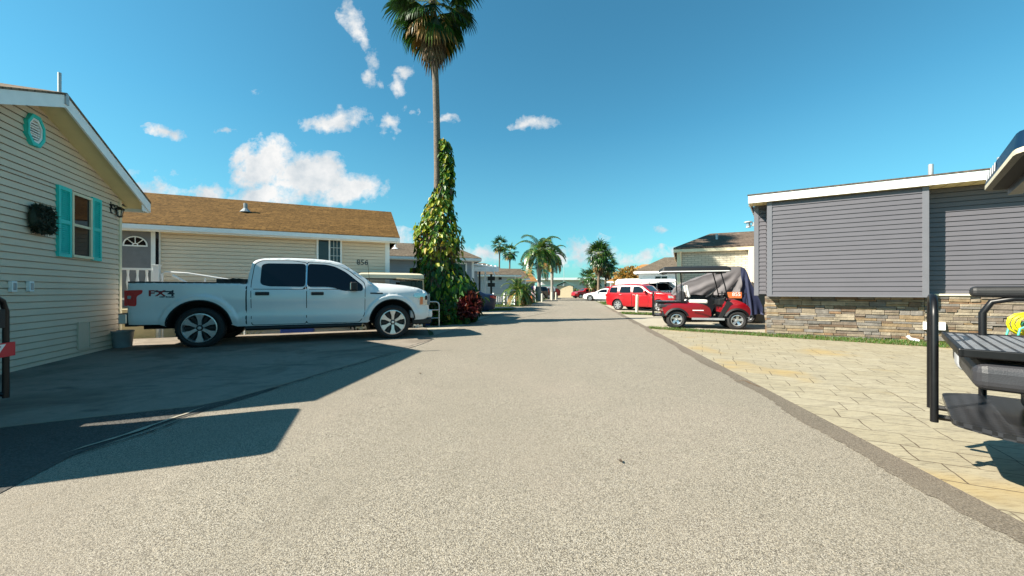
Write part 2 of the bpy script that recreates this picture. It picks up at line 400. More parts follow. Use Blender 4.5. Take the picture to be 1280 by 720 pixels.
# ================================================================ camera, sun, sky
sc = bpy.context.scene
sc.view_settings.view_transform = 'Standard'; sc.view_settings.look = 'None'; sc.view_settings.gamma = 1.0
sc.view_settings.use_curve_mapping = False; sc.view_settings.exposure = 1.42
cam = bpy.data.cameras.new('camera'); co = bpy.data.objects.new('camera', cam); C.objects.link(co)
co.location = (0, 0, H); co.rotation_euler = (R(90), 0, 0)
cam.sensor_width = 36; cam.lens = 36 * F / 1280; cam.shift_y = (Y0 - 360) / 1280
cam.clip_start = .05; cam.clip_end = 3000
sc.camera = co

AZ, EL = 15.5, 38.2                                  # light travels towards +X, a little away from the camera
sd = Vector((math.cos(R(AZ)) * math.cos(R(EL)), math.sin(R(AZ)) * math.cos(R(EL)), -math.sin(R(EL))))
sl = bpy.data.lights.new('sun', 'SUN'); sl.energy = 5.0; sl.angle = R(.5); sl.color = (1, .925, .79)
so = bpy.data.objects.new('sun', sl); C.objects.link(so); so.rotation_euler = sd.to_track_quat('-Z', 'Y').to_euler()

w = bpy.data.worlds.new('World'); sc.world = w; w.use_nodes = True
nt = w.node_tree; N = nt.nodes; L = nt.links
bg = N['Background']; out = N['World Output']
sky = N.new('ShaderNodeTexSky'); sky.sky_type = 'NISHITA'; sky.sun_disc = False
sky.sun_elevation = R(EL); sky.sun_rotation = math.atan2(-sd.x, -sd.y); sky.air_density = 1.0; sky.dust_density = .35; sky.ozone_density = 1.4
tint = mixc(nt, 1.0, sky.outputs[0], (.37, .94, .94), 'MULTIPLY')
L.new(tint, bg.inputs[0]); bg.inputs[1].default_value = .068
tc = N.new('ShaderNodeTexCoord'); sp = N.new('ShaderNodeSeparateXYZ'); L.new(tc.outputs['Generated'], sp.inputs[0])
def mth(op, a, b=None, clamp=False):
    n = N.new('ShaderNodeMath'); n.operation = op; n.use_clamp = clamp
    for i, q in enumerate((a, b)):
        if q is None: continue
        if hasattr(q, 'is_linked'): L.new(q, n.inputs[i])
        else: n.inputs[i].default_value = q
    return n.outputs[0]
yy = mth('MAXIMUM', sp.outputs[1], .02)
cb = N.new('ShaderNodeCombineXYZ'); L.new(mth('DIVIDE', sp.outputs[0], yy), cb.inputs[0]); L.new(mth('DIVIDE', sp.outputs[2], yy), cb.inputs[1])
uv = cb.outputs[0]
def vmath(op, a, b=None, s=None):
    n = N.new('ShaderNodeVectorMath'); n.operation = op
    for i, q in enumerate((a, b)):
        if q is None: continue
        if hasattr(q, 'is_linked'): L.new(q, n.inputs[i])
        else: n.inputs[i].default_value = q
    if s is not None: n.inputs['Scale'].default_value = s
    return n
def cnoise(scale, det, rough, out_='Fac', loc=(0, 0, 0)):
    mp = N.new('ShaderNodeMapping'); mp.inputs['Location'].default_value = loc; L.new(uv, mp.inputs[0])
    n = mk(nt, 'ShaderNodeTexNoise', Scale=scale, Detail=det, Roughness=rough); L.new(mp.outputs[0], n.inputs['Vector']); return n.outputs[out_]
warp = vmath('MULTIPLY_ADD', cnoise(4.5, 5, .55, 'Color'), (.16, .12, 0)); L.new(uv, warp.inputs[2])
wuv = vmath('SUBTRACT', warp.outputs[0], (.08, .06, 0)).outputs[0]
CLOUDS = [  # centre px, half size px, strength, tilt
    (338, 205, 44, 36, 1.25, 20), (386, 228, 56, 33, 1.3, 0), (442, 236, 40, 19, 1.1, 0), (325, 246, 66, 22, 1.0, 0), (262, 240, 34, 16, .85, 0),
    (310, 188, 30, 14, .8, 40), (426, 148, 44, 15, .85, 0), (489, 150, 15, 24, .62, 0), (452, 40, 15, 66, .56, 20), (462, 96, 12, 16, .56, 0), (503, 104, 13, 15, .8, 0), (515, 88, 14, 8, .6, 0),
    (208, 167, 26, 9, .65, -12), (664, 154, 28, 11, .85, 0), (557, 149, 18, 5, .6, 0), (512, 130, 16, 8, .4, 0), (315, 110, 12, 6, .35, 0), (280, 160, 14, 4, .4, 0),
    (608, 316, 26, 12, .7, 0), (728, 312, 46, 19, .85, 0), (692, 306, 22, 9, .6, 0), (795, 324, 40, 9, .6, 0), (845, 320, 26, 11, .7, 0), (560, 318, 36, 12, .6, 0), (825, 286, 12, 5, .45, 0), (500, 298, 30, 14, .8, 0), (190, 238, 60, 22, .45, 0), (-160, 150, 200, 50, .6, 0), (1500, 200, 120, 40, .7, 0)]
acc = None
for (px, py, rx, ry, st, tilt) in CLOUDS:
    s_ = vmath('SUBTRACT', wuv, ((px - CX) / F, (Y0 - py) / F, 0)).outputs[0]
    if tilt:
        q = N.new('ShaderNodeVectorRotate'); q.rotation_type = 'Z_AXIS'; q.inputs['Angle'].default_value = R(-tilt); L.new(s_, q.inputs[0]); s_ = q.outputs[0]
    s_ = vmath('MULTIPLY', s_, (F / rx, F / ry, 0)).outputs[0]
    n = vmath('LENGTH', s_)
    d = mth('MULTIPLY', mth('SUBTRACT', 1.25, n.outputs['Value'], True), st)
    acc = d if acc is None else mth('MAXIMUM', acc, d)
acc = mth('MULTIPLY', acc, mth('GREATER_THAN', sp.outputs[1], .03))
fb = cnoise(9.0, 9, .62); fw = cnoise(26.0, 6, .65, loc=(2, 5, 0))
dens = mth('ADD', acc, mth('MULTIPLY', mth('SUBTRACT', fb, .5), 2.6)); dens = mth('ADD', dens, mth('MULTIPLY', mth('SUBTRACT', fw, .5), 1.5))
dens = mth('MULTIPLY', dens, mth('GREATER_THAN', acc, .001))
alpha = ramp(nt, dens, [(.18, 0), (.46, .48), (.80, 1)])
shade = ramp(nt, cnoise(7.0, 6, .6, loc=(.02, .05, 0)), [(.36, (.62, .70, .76)), (.58, (1.0, 1.0, .99))])
# low sky is paler: thin haze far off
hz = ramp(nt, mth('DIVIDE', sp.outputs[2], 1.0), [(0.0, .60), (.10, .30), (.38, 0)])
bg2 = N.new('ShaderNodeBackground'); L.new(shade, bg2.inputs[0]); bg2.inputs[1].default_value = .36
bg3 = N.new('ShaderNodeBackground'); bg3.inputs[0].default_value = (.36, .76, .90, 1); bg3.inputs[1].default_value = .25
m1 = N.new('ShaderNodeMixShader'); L.new(hz, m1.inputs[0]); L.new(bg.outputs[0], m1.inputs[1]); L.new(bg3.outputs[0], m1.inputs[2])
m2 = N.new('ShaderNodeMixShader'); L.new(alpha, m2.inputs[0]); L.new(m1.outputs[0], m2.inputs[1]); L.new(bg2.outputs[0], m2.inputs[2])
L.new(m2.outputs[0], out.inputs[0])

# ================================================================ frames of the buildings and the parked truck
FL = Frame(-8.054, 7.725, -.397, .918)               # left house: gable wall, corner at its right end
FB = Frame(-4.126, 12.59, .9194, .3932)              # beige house, right corner of its front
FG = Frame(6.74, 9.96, .862, -.507)                 # grey house on the right, left corner
FT = Frame(-6.6, 8.38, .9194, .3932)                 # truck, rear axle
SX = .1617
def road_l(Y): return -3.65 + SX * Y
def road_r(Y): return 2.17 + .176 * Y

# ================================================================ ground
def grnd(x, y):
    u = (x - FT.o[0]) * FT.x[0] + (y - FT.o[1]) * FT.x[1]; v = (x - FT.o[0]) * FT.y[0] + (y - FT.o[1]) * FT.y[1]
    a = min(1, max(0, (v - 1.15) / .5)) * min(1, max(0, (4.0 - u) / .9)) * min(1, max(0, (6.5 - v) / 2))
    return -.02 - .2 * a * a * (3 - 2 * a)
xs = sorted(set([-600, -300, -150, -80, -50, -35, -25] + [-20 + i * .5 for i in range(60)] + [10, 15, 25, 40, 80, 150, 300, 600]))
ys = sorted(set([-60, -30, -15, -8, -3, 0, 3] + [4 + i * .5 for i in range(36)] + [24, 28, 34, 45, 60, 80, 120, 200, 400, 900]))
b = MB(); b.v = [(x, y, grnd(x, y)) for y in ys for x in xs]; nx = len(xs)
for j in range(len(ys) - 1):
    for i in range(nx - 1):
        b.f.append([j * nx + i, j * nx + i + 1, (j + 1) * nx + i + 1, (j + 1) * nx + i]); b.m.append(0)
tag(b.build('ground', MT['ground'], smooth=60), kind='structure')

def sheet(name, poly, z, mat, thick=.0, kind='structure'):
    b = MB()
    if thick: b.prism([(p[0], p[1]) for p in poly], z - thick, z, 0, lambda x, y, z_: (x, z_, y))
    else: b.add([(p[0], p[1], z) for p in poly], [tuple(range(len(poly)))])
    return tag(b.build(name, mat), kind=kind)
def wob(a, b_, n, amp, seed):
    rd = random.Random(seed); o = []
    for i in range(n + 1):
        t = i / n; o.append((a[0] + (b_[0] - a[0]) * t + rd.uniform(-amp, amp), a[1] + (b_[1] - a[1]) * t))
    return o
YE = 82.0
lft = wob((road_l(-12), -12), (road_l(14), 14), 70, .025, 2) + [(road_l(YE), YE)]
rgt = wob((road_r(-12) - .12, -12), (road_r(16) - .12, 16), 90, .02, 3) + [(road_r(YE) - .2, YE)]
sheet('road', lft + rgt[::-1], .004, MT['road'])
sheet('cross_street', [(-60, YE), (90, YE), (90, YE + 9), (-60, YE + 9)], .002, MT['road'])
inner = [(x + .03 * math.sin(1.7 * y) + .02 * math.sin(5.1 * y), y) for x, y in wob((road_r(-12) - .21, -12), (road_r(30) - .18, 30), 1100, .016, 5)]
outer = wob((road_r(-12) + .01, -12), (road_r(30) + .01, 30), 600, .006, 6)
sheet('road_edge', inner + outer[::-1], .008, MT['road_edge'])
# dark apron, then the stained driveway slab that the truck stands on
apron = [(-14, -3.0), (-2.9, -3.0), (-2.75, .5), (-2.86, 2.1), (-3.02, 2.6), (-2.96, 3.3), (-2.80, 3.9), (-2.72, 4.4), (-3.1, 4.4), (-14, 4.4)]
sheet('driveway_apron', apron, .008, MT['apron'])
e1 = FT.w(4.9, 1.35); e2 = FT.w(-6, 1.35)
slab = [(-14, -1.9), (-4.22, 3.10), (-3.75, 3.36), (-3.4, 3.53), (-3.1, 3.68), (-2.95, 3.9), (-2.80, 4.4), (-2.62, 5.17), (-2.32, 6.4), (-1.97, 7.72), (-1.85, 8.6), e1, e2, (-14, 4)]
sheet('driveway', slab, .012, MT['slab'], .06)
f1, f2, f3, f4 = FT.w(3.4, 1.75), FT.w(-5, 1.75), FT.w(-5, 6.0), FT.w(3.4, 6.0)
sheet('side_yard_slab', [f1, f4, f3, f2], -.195, MT['slab_bright'], .03)
sheet('verge_slab', [FT.w(3.5, 1.36), FT.w(4.85, 1.34), FT.w(4.85, .1), (road_l(9.6) + .1, 9.6), (road_l(12.9) + .05, 12.9), (-2.6, 13.2), FT.w(3.7, 3.2)], .006, MT['slab_bright'])
sheet('far_left_driveway', [(road_l(15) - .05, 14.9), (road_l(21.8), 21.8), (-5.5, 19.6), (-5.5, 14.2)], .006, MT['slab_bright'])
sheet('far_left_pavement', [(road_l(25), 24.6), (road_l(27.5), 27.3), (-3.5, 26.2), (-3.5, 23.6)], .006, MT['slab_bright'])
# cracks and a crumbled pale edge along the apron
def ribbon(name, pts, w0, mat, z, seed):
    rd = random.Random(seed); L_, R_ = [], []
    P = []
    for a, c in zip(pts, pts[1:]):
        n = max(2, int(math.hypot(c[0] - a[0], c[1] - a[1]) / .07))
        P += [(a[0] + (c[0] - a[0]) * i / n, a[1] + (c[1] - a[1]) * i / n) for i in range(n)]
    P.append(pts[-1]); k = len(P); dx_ = dy_ = 0
    for i, p in enumerate(P):
        q, r = P[max(0, i - 1)], P[min(k - 1, i + 1)]; tx, ty = r[0] - q[0], r[1] - q[1]; l = math.hypot(tx, ty) or 1
        dx_ = dx_ * .8 + rd.gauss(0, .008); w_ = w0 * rd.uniform(.3, 1.3) * min(1, 4 * i / k + .1, 4 * (k - 1 - i) / k + .1)
        L_.append((p[0] - ty / l * (dx_ + w_), p[1] + tx / l * (dx_ + w_))); R_.append((p[0] - ty / l * (dx_ - w_), p[1] + tx / l * (dx_ - w_)))
    b = MB(); b.add([(p[0], p[1], z) for p in L_ + R_], [(i, i + 1, k + i + 1, k + i) for i in range(k - 1)])
    return tag(b.build(name, mat), kind='structure')
ribbon('pavement_crack', [G(60, 583), G(130, 560), G(215, 533), G(262, 511), G(300, 500)], .008, MT['dark'], .014, 1)
ribbon('pale_crumbled_edge', [G(76, 571), G(110, 560), G(200, 530), G(258, 509)], .022, MT['slab_bright'], .015, 2)
ribbon('pavement_crack', [G(262, 511), G(330, 490), G(400, 469), G(470, 449), G(520, 436)], .010, MT['dark'], .017, 3)
ribbon('pavement_crack', [G(500, 437), G(540, 425), G(556, 421)], .007, MT['dark'], .016, 4)
ribbon('pavement_crack', [G(527, 440), G(556, 438), G(575, 437.5)], .006, MT['dark'], .012, 5)
ribbon('pavement_crack', [G(912, 478), G(930, 477), G(952, 486)], .008, MT['hose_crack'], .016, 6)
ribbon('pavement_crack', [G(600, 408), G(650, 398), G(700, 388)], .012, MT['dark'], .012, 7)
# right side: stamped concrete, the neighbour's driveway, another beyond it
sheet('stamped_driveway', [(road_r(-6), -6), (road_r(0), 0), (road_r(6), 6), (road_r(11.2), 11.2), (6.3, 9.32), (8.34, 7.65), (9.8, 6.6), (20, 1.5), (20, -6)], .010, MT['stamped'], .05)
sheet('right_driveway', [(road_r(12) - .02, 12.05), (6.9, 10.15), (10.5, 9.9), (14, 14), (9.8, 15.2), (road_r(18.3) - .02, 18.4)], .007, MT['slab_bright'])
sheet('far_right_driveway', [(road_r(20.3), 20.3), (9, 18.6), (16, 21), (14, 28), (road_r(30), 31)], .006, MT['slab_bright'])
sheet('far_right_driveway', [(road_r(40), 40), (20, 36), (20, 56), (road_r(60), 60)], .004, MT['slab_bright'])

def blades(name, poly, n, h, mats, seed, z=0.0, kind='stuff', wd=.006):
    rd = random.Random(seed); b = MB()
    x0, x1 = min(p[0] for p in poly), max(p[0] for p in poly); y0, y1 = min(p[1] for p in poly), max(p[1] for p in poly)
    k = 0
    while k < n:
        x, y = rd.uniform(x0, x1), rd.uniform(y0, y1)
        if not inside((x, y), poly): continue
        k += 1; a = rd.uniform(0, 6.28); hh = h * rd.uniform(.4, 1.15); ln = rd.uniform(.1, .8) * hh; w_ = wd * rd.uniform(.7, 1.5); t = rd.uniform(0, 6.28)
        dx, dy = math.cos(a) * w_, math.sin(a) * w_
        b.add([(x - dx, y - dy, z), (x + dx, y + dy, z), (x + math.cos(t) * ln, y + math.sin(t) * ln, z + hh)], [(0, 1, 2)], rd.choices([0, 1, 2], [5, 4, 1.2])[0])
    return tag(b.build(name, mats, recalc=False), kind=kind)
def inside(p, poly):
    x, y = p; c = False; n = len(poly)
    for i in range(n):
        (x1, y1), (x2, y2) = poly[i], poly[i - 1]
        if (y1 > y) != (y2 > y) and x < (x2 - x1) * (y - y1) / (y2 - y1) + x1: c = not c
    return c
GR = [MT['grass_a'], MT['grass_b'], MT['grass_c']]
strip = [(4.12, 11.28), (5.2, 10.32), (6.3, 9.32), (8.34, 7.68), (9.8, 6.65), (11.5, 5.5), (12.2, 6.9), (9.5, 8.60), (6.75, 9.98), (4.35, 11.95)]
sheet('grass_verge', strip, .009, MT['earth'], .03)
blades('lawn_grass', strip, 13000, .055, GR, 4, .008)
p2 = [(road_r(18.6) + .1, 18.6), (9.4, 16.9), (9.6, 17.9), (road_r(20.2) + .1, 20.1)]
sheet('grass_verge', p2, .009, MT['earth']); blades('lawn_grass', p2, 3500, .07, GR, 5, .008, wd=.012)
p3 = [(road_l(22) - .1, 22.0), (road_l(24.5) - .1, 24.4), (-2.6, 23.4), (-3.4, 20.6)]
sheet('grass_verge', p3, .007, MT['earth']); blades('lawn_grass', p3, 3000, .08, GR, 6, .007, wd=.014)
p4 = [(road_l(27.8) - .1, 27.8), (road_l(40) - .1, 40), (-2, 38), (-2.5, 26.6)]
sheet('grass_verge', p4, .006, MT['earth']); blades('lawn_grass', p4, 4500, .10, GR, 7, .006, wd=.022)
p5 = [(road_r(31) + .1, 31.2), (10, 27.7), (12, 38), (road_r(39.5) + .1, 39.5)]
sheet('grass_verge', p5, .006, MT['earth']); blades('lawn_grass', p5, 4500, .10, GR, 8, .006, wd=.022)
# ================================================================ buildings
def siding(b, T, u0, u1, z0, z1, h=.105, lim=None, m=0, lip=.018, gap=None):
    """overlapping lap boards: each course leans out at its foot over an open groove"""
    z = z0; g = gap if gap is not None else .11 * h
    while z < z1 - 1e-4:
        zt = min(z + h, z1)
        if zt - z < g * 1.5: break
        a0, a1 = lim(z) if lim else (u0, u1); c0, c1 = lim(zt) if lim else (u0, u1)
        if c1 - c0 > -.02:
            zz = z + g
            b.add([T(a0, zz, lip), T(a1, zz, lip), T(c1, zt, .003), T(c0, zt, .003), T(a0, zz + .004, -.028), T(a1, zz + .004, -.028), T(c1, zt, -.028), T(c0, zt, -.028)], [(0, 1, 2, 3), (4, 5, 1, 0), (3, 2, 6, 7)], m)
        z = zt
def front(y=0.0): return lambda u, z, o: (u, y - o, z)
def back(y): return lambda u, z, o: (u, y + o, z)
def left(x): return lambda u, z, o: (x - o, u, z)
def right(x): return lambda u, z, o: (x + o, u, z)

def framed_window(root, x0, x1, z0, z1, y, frame, glassm, mull=True, grid=0, split=None, fw=.05):
    b = MB(); d = .055
    b.box(x0, x1, y - d, y + .01, z1 - fw, z1); b.box(x0, x1, y - d - .015, y + .01, z0, z0 + fw)
    b.box(x0, x0 + fw, y - d, y + .01, z0 + fw, z1 - fw); b.box(x1 - fw, x1, y - d, y + .01, z0 + fw, z1 - fw)
    if mull == 'v': b.box((x0 + x1) / 2 - .022, (x0 + x1) / 2 + .022, y - d, y + .01, z0 + fw, z1 - fw)
    if mull == 'h': b.box(x0 + fw, x1 - fw, y - d + .004, y + .01, (z0 + z1) / 2 - .022, (z0 + z1) / 2 + .022)
    w_ = b.build('window', frame, root, bevel=.004)
    p = MB(); p.box(x0 + fw, x1 - fw, y - .028, y + .004, z0 + fw, z1 - fw); p.build('pane', glassm, w_)
    if grid:
        q = MB(); xa = (x0 + x1) / 2 + .03
        for i in range(1, 3): q.box(xa + (x1 - fw - xa) * i / 3 - .005, xa + (x1 - fw - xa) * i / 3 + .005, y - .036, y - .027, z0 + fw, z1 - fw)
        for i in range(1, 4): q.box(xa, x1 - fw, y - .0355, y - .0265, z0 + fw + (z1 - z0 - 2 * fw) * i / 4 - .005, z0 + fw + (z1 - z0 - 2 * fw) * i / 4 + .005)
        q.build('muntin', frame, w_)
    return w_

def eave_house(root, x0, x1, D, zb, ze, zr, wall, roofm, trim, hipL=0, hipR=0, ov=.32, course=.105, lapped=True, gutter=True, soff=None, wall_name='wall'):
    """ridge along x; front at y = 0"""
    soff = soff or trim
    b = MB()
    if lapped:
        siding(b, front(0), x0, x1, zb, ze, course)
        siding(b, right(x1), 0, D, zb, ze, course); siding(b, left(x0), 0, D, zb, ze, course)
        for T, hip in ((right(x1), hipR), (left(x0), hipL)):
            if not hip: siding(b, T, 0, D, ze, zr - .05, course, lambda z: (D / 2 * (z - ze) / (zr - ze), D - D / 2 * (z - ze) / (zr - ze)))
    if lapped: b.box(x0 + .03, x1 - .03, .03, D - .03, zb, ze)
    else: b.box(x0, x1, 0, D, zb, ze)
    b.build(wall_name, wall, root)
    for x in (x0, x1 - .09): t = MB(); t.box(x - .024, x + .114, -.026, .06, zb, ze); t.build('corner_trim', trim, root)
    # roof: a closed hip or gable hull with some thickness
    r = MB(); t_ = .07; a = (zr - ze) / (D / 2); zo = ze - a * ov + .09
    X0, X1 = x0 - ov, x1 + ov; rx0, rx1 = (x0 + hipL if hipL else X0), (x1 - hipR if hipR else X1)
    top = [(X0, -ov, zo), (X1, -ov, zo), (X1, D + ov, zo), (X0, D + ov, zo), (rx0, D / 2, zr + .1), (rx1, D / 2, zr + .1)]
    bot = [(p[0], p[1], p[2] - t_) for p in top]
    fs = [(0, 1, 5, 4), (2, 3, 4, 5), (1, 2, 5), (3, 0, 4)]
    r.add(top + bot, fs + [tuple(reversed([i + 6 for i in f])) for f in fs] + [(0, 6, 7, 1), (1, 7, 8, 2), (2, 8, 9, 3), (3, 9, 6, 0)])
    rf = r.build('roof', roofm, root)
    f = MB(); fh = .17; zt = zo - .03
    f.box(X0 + .01, X1 - .01, -ov + .006, -ov + .03, zt - fh, zt)
    f.box(X0 + .01, X1 - .01, D + ov - .03, D + ov - .006, zt - fh, zt)
    for X, hip in ((X0 + .004, hipL), (X1 - .034, hipR)):
        if hip: f.box(X, X + .03, -ov + .03, D + ov - .03, zt - fh, zt)
        else:
            for sgn in (0, 1):
                y0 = -ov if not sgn else D + ov
                vs = [(X, y0, zt - fh), (X, D / 2, zr + .07 - fh), (X, D / 2, zr + .05), (X, y0, zt)]
                f.add(vs + [(x + .03, y, z) for x, y, z in vs], [(0, 1, 2, 3), (7, 6, 5, 4), (0, 4, 5, 1), (1, 5, 6, 2), (2, 6, 7, 3), (3, 7, 4, 0)])
    if gutter: f.box(X0 + .01, X1 - .01, -ov - .10, -ov + .002, zt - .13, zt - .01)
    f.build('fascia', trim, root)
    s = MB(); s.box(X0 + .02, X1 - .02, -ov + .03, .0, zt - fh + .02, zt - fh + .05); s.build('soffit', soff, root)
    return rf

# ---------------------------------------------------------------- left house: cream gable end with teal shutters
t = thing('mobile_home', 'cream sided gable end with teal shutters, at the left edge of the photo', 'house', FL.o, FL.rz)
LW, zE, zR = 5.12, 3.01, 3.98; xm = -2.348; LD = 11; zN = 3.98 - (3.98 - 3.01) / 2.348 * 2.77
b = MB()
slope = (zR - zE) / 2.348
siding(b, front(0), -LW, 0, -.03, zN, .1); siding(b, front(0), -LW, 0, zN, zR - .02, .1, lambda z: (xm - (zR - z) / slope, min(0, xm + (zR - z) / slope)))
siding(b, right(0), 0, LD, -.03, zE, .1); siding(b, left(-LW), 0, LD, -.03, zN, .1)
b.prism([(-LW + .03, -.03), (-.03, -.03), (-.03, zE), (xm, zR), (-LW + .03, zN)], .03, LD)
b.build('wall', MT['siding_cream'], t)
b = MB(); b.box(-.07, .018, -.024, .07, -.03, zE + .0); b.build('corner_trim', MT['trim_cream'], t)
ov = .36; os_ = .30
b = MB()
def rake(o, dz): return [(-LW - os_, zN - slope * os_ + dz), (xm, zR + dz), (os_, zE - slope * os_ + dz)]
tp = rake(0, .172); bt = rake(0, .142)
b.prism(tp + bt[::-1], -ov - .025, LD + .3); b.build('roof', MT['shingle_brown_y'], t)
b = MB()
tp = rake(0, .138); bt = rake(0, -.05)
b.prism(tp + bt[::-1], -ov - .012, -ov + .016)
for x, ze_ in ((os_ - .02, zE), (-LW - os_ - .01, zN)): b.box(x, x + .03, -ov + .016, LD, ze_ - slope * os_ - .06, ze_ - slope * os_ + .10)
b.box(.02, os_ - .02, -ov + .016, -ov + .03, zE - slope * os_ - .06, zE - slope * os_ + .06)
b.build('fascia', MT['trim_white'], t)
b = MB()
tp = rake(0, .02); bt = rake(0, .0)
b.prism(tp + bt[::-1], -ov + .016, -.002)
b.box(.0, os_ - .02, -.002, LD, zE - slope * os_ + .00, zE - slope * os_ + .02)
b.build('soffit', MT['soffit'], t)
X = lambda px, py=300: FL.hit(px, py)[0]
x0, x1 = X(85.5), X(111); zb = FL.hit(95, 322.5)[1]; zt = FL.hit(95, 242)[1]
wn = framed_window(t, x0, x1, zb, zt, 0, MT['trim_cream'], MT['glass_dark'], 'h', fw=.045)
for (a, c) in ((68.5, 85), (111.5, 123)):
    xa, xb_ = X(a), X(c); b = MB(); z0, z1 = zb - .01, zt + .03
    b.box(xa, xa + .045, -.05, -.005, z0, z1); b.box(xb_ - .045, xb_, -.05, -.005, z0, z1)
    for z in (z0, (z0 + z1) / 2 - .03, z1 - .06): b.box(xa + .045, xb_ - .045, -.049, -.005, z, z + .06)
    b.box(xa + .045, xb_ - .045, -.02, -.006, z0 + .06, z1 - .06)
    z = z0 + .07
    while z < z1 - .08:
        b.quad((xa + .045, -.024, z + .03), (xb_ - .045, -.024, z + .03), (xb_ - .045, -.042, z), (xa + .045, -.042, z)); z += .033
    b.build('shutter', MT['teal'], t)
cx_, cz_ = FL.hit(39.5, 163); rv = (FL.hit(39.5, 143)[1] - FL.hit(39.5, 183)[1]) / 2
oct_ = lambda r, cx_=cx_, cz_=cz_: [(cx_ + r * .74 * math.cos(R(22.5 + 45 * i)), cz_ + r * 1.0 * math.sin(R(22.5 + 45 * i))) for i in range(8)]
b = MB(); o1, o2 = oct_(rv * 1.06), oct_(rv * .82)
for i in range(8):
    j = (i + 1) % 8; q = [o1[i], o1[j], o2[j], o2[i]]
    b.prism(q, -.06, -.005, 0)
gv = b.build('gable_vent', MT['teal'], t, bevel=.006)
b = MB(); o3 = oct_(rv * .815); o4 = oct_(rv * .66)
for i in range(8):
    j = (i + 1) % 8; b.prism([o3[i], o3[j], o4[j], o4[i]], -.045, -.006, 0)
b.prism(oct_(rv * .62), -.012, -.008, 1)
for k in range(-3, 4):
    hw = rv * .74 * .62 * math.cos(math.asin(min(1, abs(k) * .16 / .62))); z = cz_ + k * rv * .155
    b.box(cx_ - hw, cx_ + hw, -.032, -.014, z - rv * .035, z + rv * .035)
b.build('louvre', [MT['trim_white'], MT['dark']], gv)
for px in (12, 34):
    xx, zz = FL.hit(px, 358); b = MB(); b.box(xx - .045, xx + .045, -.05, -.01, zz - .075, zz + .075); b.box(xx - .025, xx + .025, -.056, -.05, zz - .05, zz + .05, 1)
    b.build('outlet_box', [MT['trim_white'], MT['galv']], t, bevel=.006)
xa, za = FL.hit(95, 438); xb_, zc = FL.hit(110, 404); b = MB(); b.box(xa, xb_, -.026, -.015, .12, .60)
b.box(xa, xb_, -.034, -.026, .58, .60); b.box(xa, xb_, -.034, -.026, .12, .14); b.box(xa, xa + .02, -.034, -.026, .14, .58); b.box(xb_ - .02, xb_, -.034, -.026, .14, .58)
b.build('access_panel', MT['siding_cream'], t)
b = MB(); b.tube([(xm, -ov + .06, zR + .1), (xm, -ov + .06, zR + .46)], .022, 8); b.box(xm - .035, xm + .035, -ov - .03, -ov - .01, zR - .01, zR + .15)
b.build('vent_pipe', MT['galv'], t)
# wreath: hung on the wall
wx, wz = FL.hit(44.5, 274); wr = .235
rd = random.Random(8); b = MB()
p = FL.w(wx, -.07)
for i in range(2600):
    a = rd.uniform(0, 6.283); rr = wr * (.80 + .14 * math.cos(4 * a + 3.14)) * (rd.uniform(.05, 1.3) ** .55); d = rd.uniform(-.05, .06)
    c = Vector((rr * math.cos(a) * .92, d - .02, rr * math.sin(a))); q = Vector((rd.gauss(0, 1), rd.gauss(0, .6), rd.gauss(0, 1))).normalized() * .06; s_ = Vector((rd.gauss(0, 1), rd.gauss(0, 1), rd.gauss(0, 1))).normalized() * .014
    b.add([c - s_, c + s_, c + q], [(0, 1, 2)], rd.choice([0, 0, 1]))
b.lathe([(wr * .72 + .06 * math.cos(k * .785), .05 * math.sin(k * .785)) for k in range(8)], 20, Matrix.Rotation(R(90), 4, 'X'), 0, True)
o = b.build('wreath', [MT['wreath_a'], MT['wreath_b']], recalc=False); o.location = (p[0], p[1], wz); o.rotation_euler = (0, 0, FL.rz)
tag(o, 'dark dried wreath hanging on the cream siding left of the teal shutters', 'wreath')
# lantern on a scrolled bracket by the corner
lx, lz = FL.hit(142, 262)
t2 = thing('wall_lantern', 'black scrolled wall lantern near the top corner of the cream house', 'lantern', FL.w(lx, 0) + (lz,), FL.rz, scale=.78)
b = MB(); b.box(-.19, -.165, -.03, 0, -.12, .16); b.tube([(-.18, -.03, -.08), (-.15, -.03, -.12), (-.12, -.03, -.1)], .01, 6)
b.tube([(-.14 + .06 * math.cos(a * .5), -.05, .05 + .06 * math.sin(a * .5)) for a in range(12)], .014, 6); b.tube([(-.17, -.03, .08), (-.02, -.08, .1), (.08, -.08, .06)], .013, 6)
b.build('bracket', MT['black_metal'], t2)
b = MB(); b.lathe([(.0, .07), (.03, .06), (.10, .0), (.095, -.02), (.0, -.02)], 8, Matrix.Translation((.07, -.09, .03))); 
for k in range(4): a = k * math.pi / 2 + .78; b.tube([(.07 + .075 * math.cos(a), -.09 + .075 * math.sin(a), .01), (.07 + .05 * math.cos(a), -.09 + .05 * math.sin(a), -.15)], .008, 5)
b.lathe([(0, -.15), (.055, -.15), (.05, -.17), (0, -.19)], 8, Matrix.Translation((.07, -.09, 0)))
lc = b.build('lantern_cage', MT['black_metal'], t2)
b = MB(); b.lathe([(.0, .0), (.062, .0), (.04, -.145), (0, -.145)], 8, Matrix.Translation((.07, -.09, 0))); b.build('lantern_glass', MT['lamp_clear'], lc)

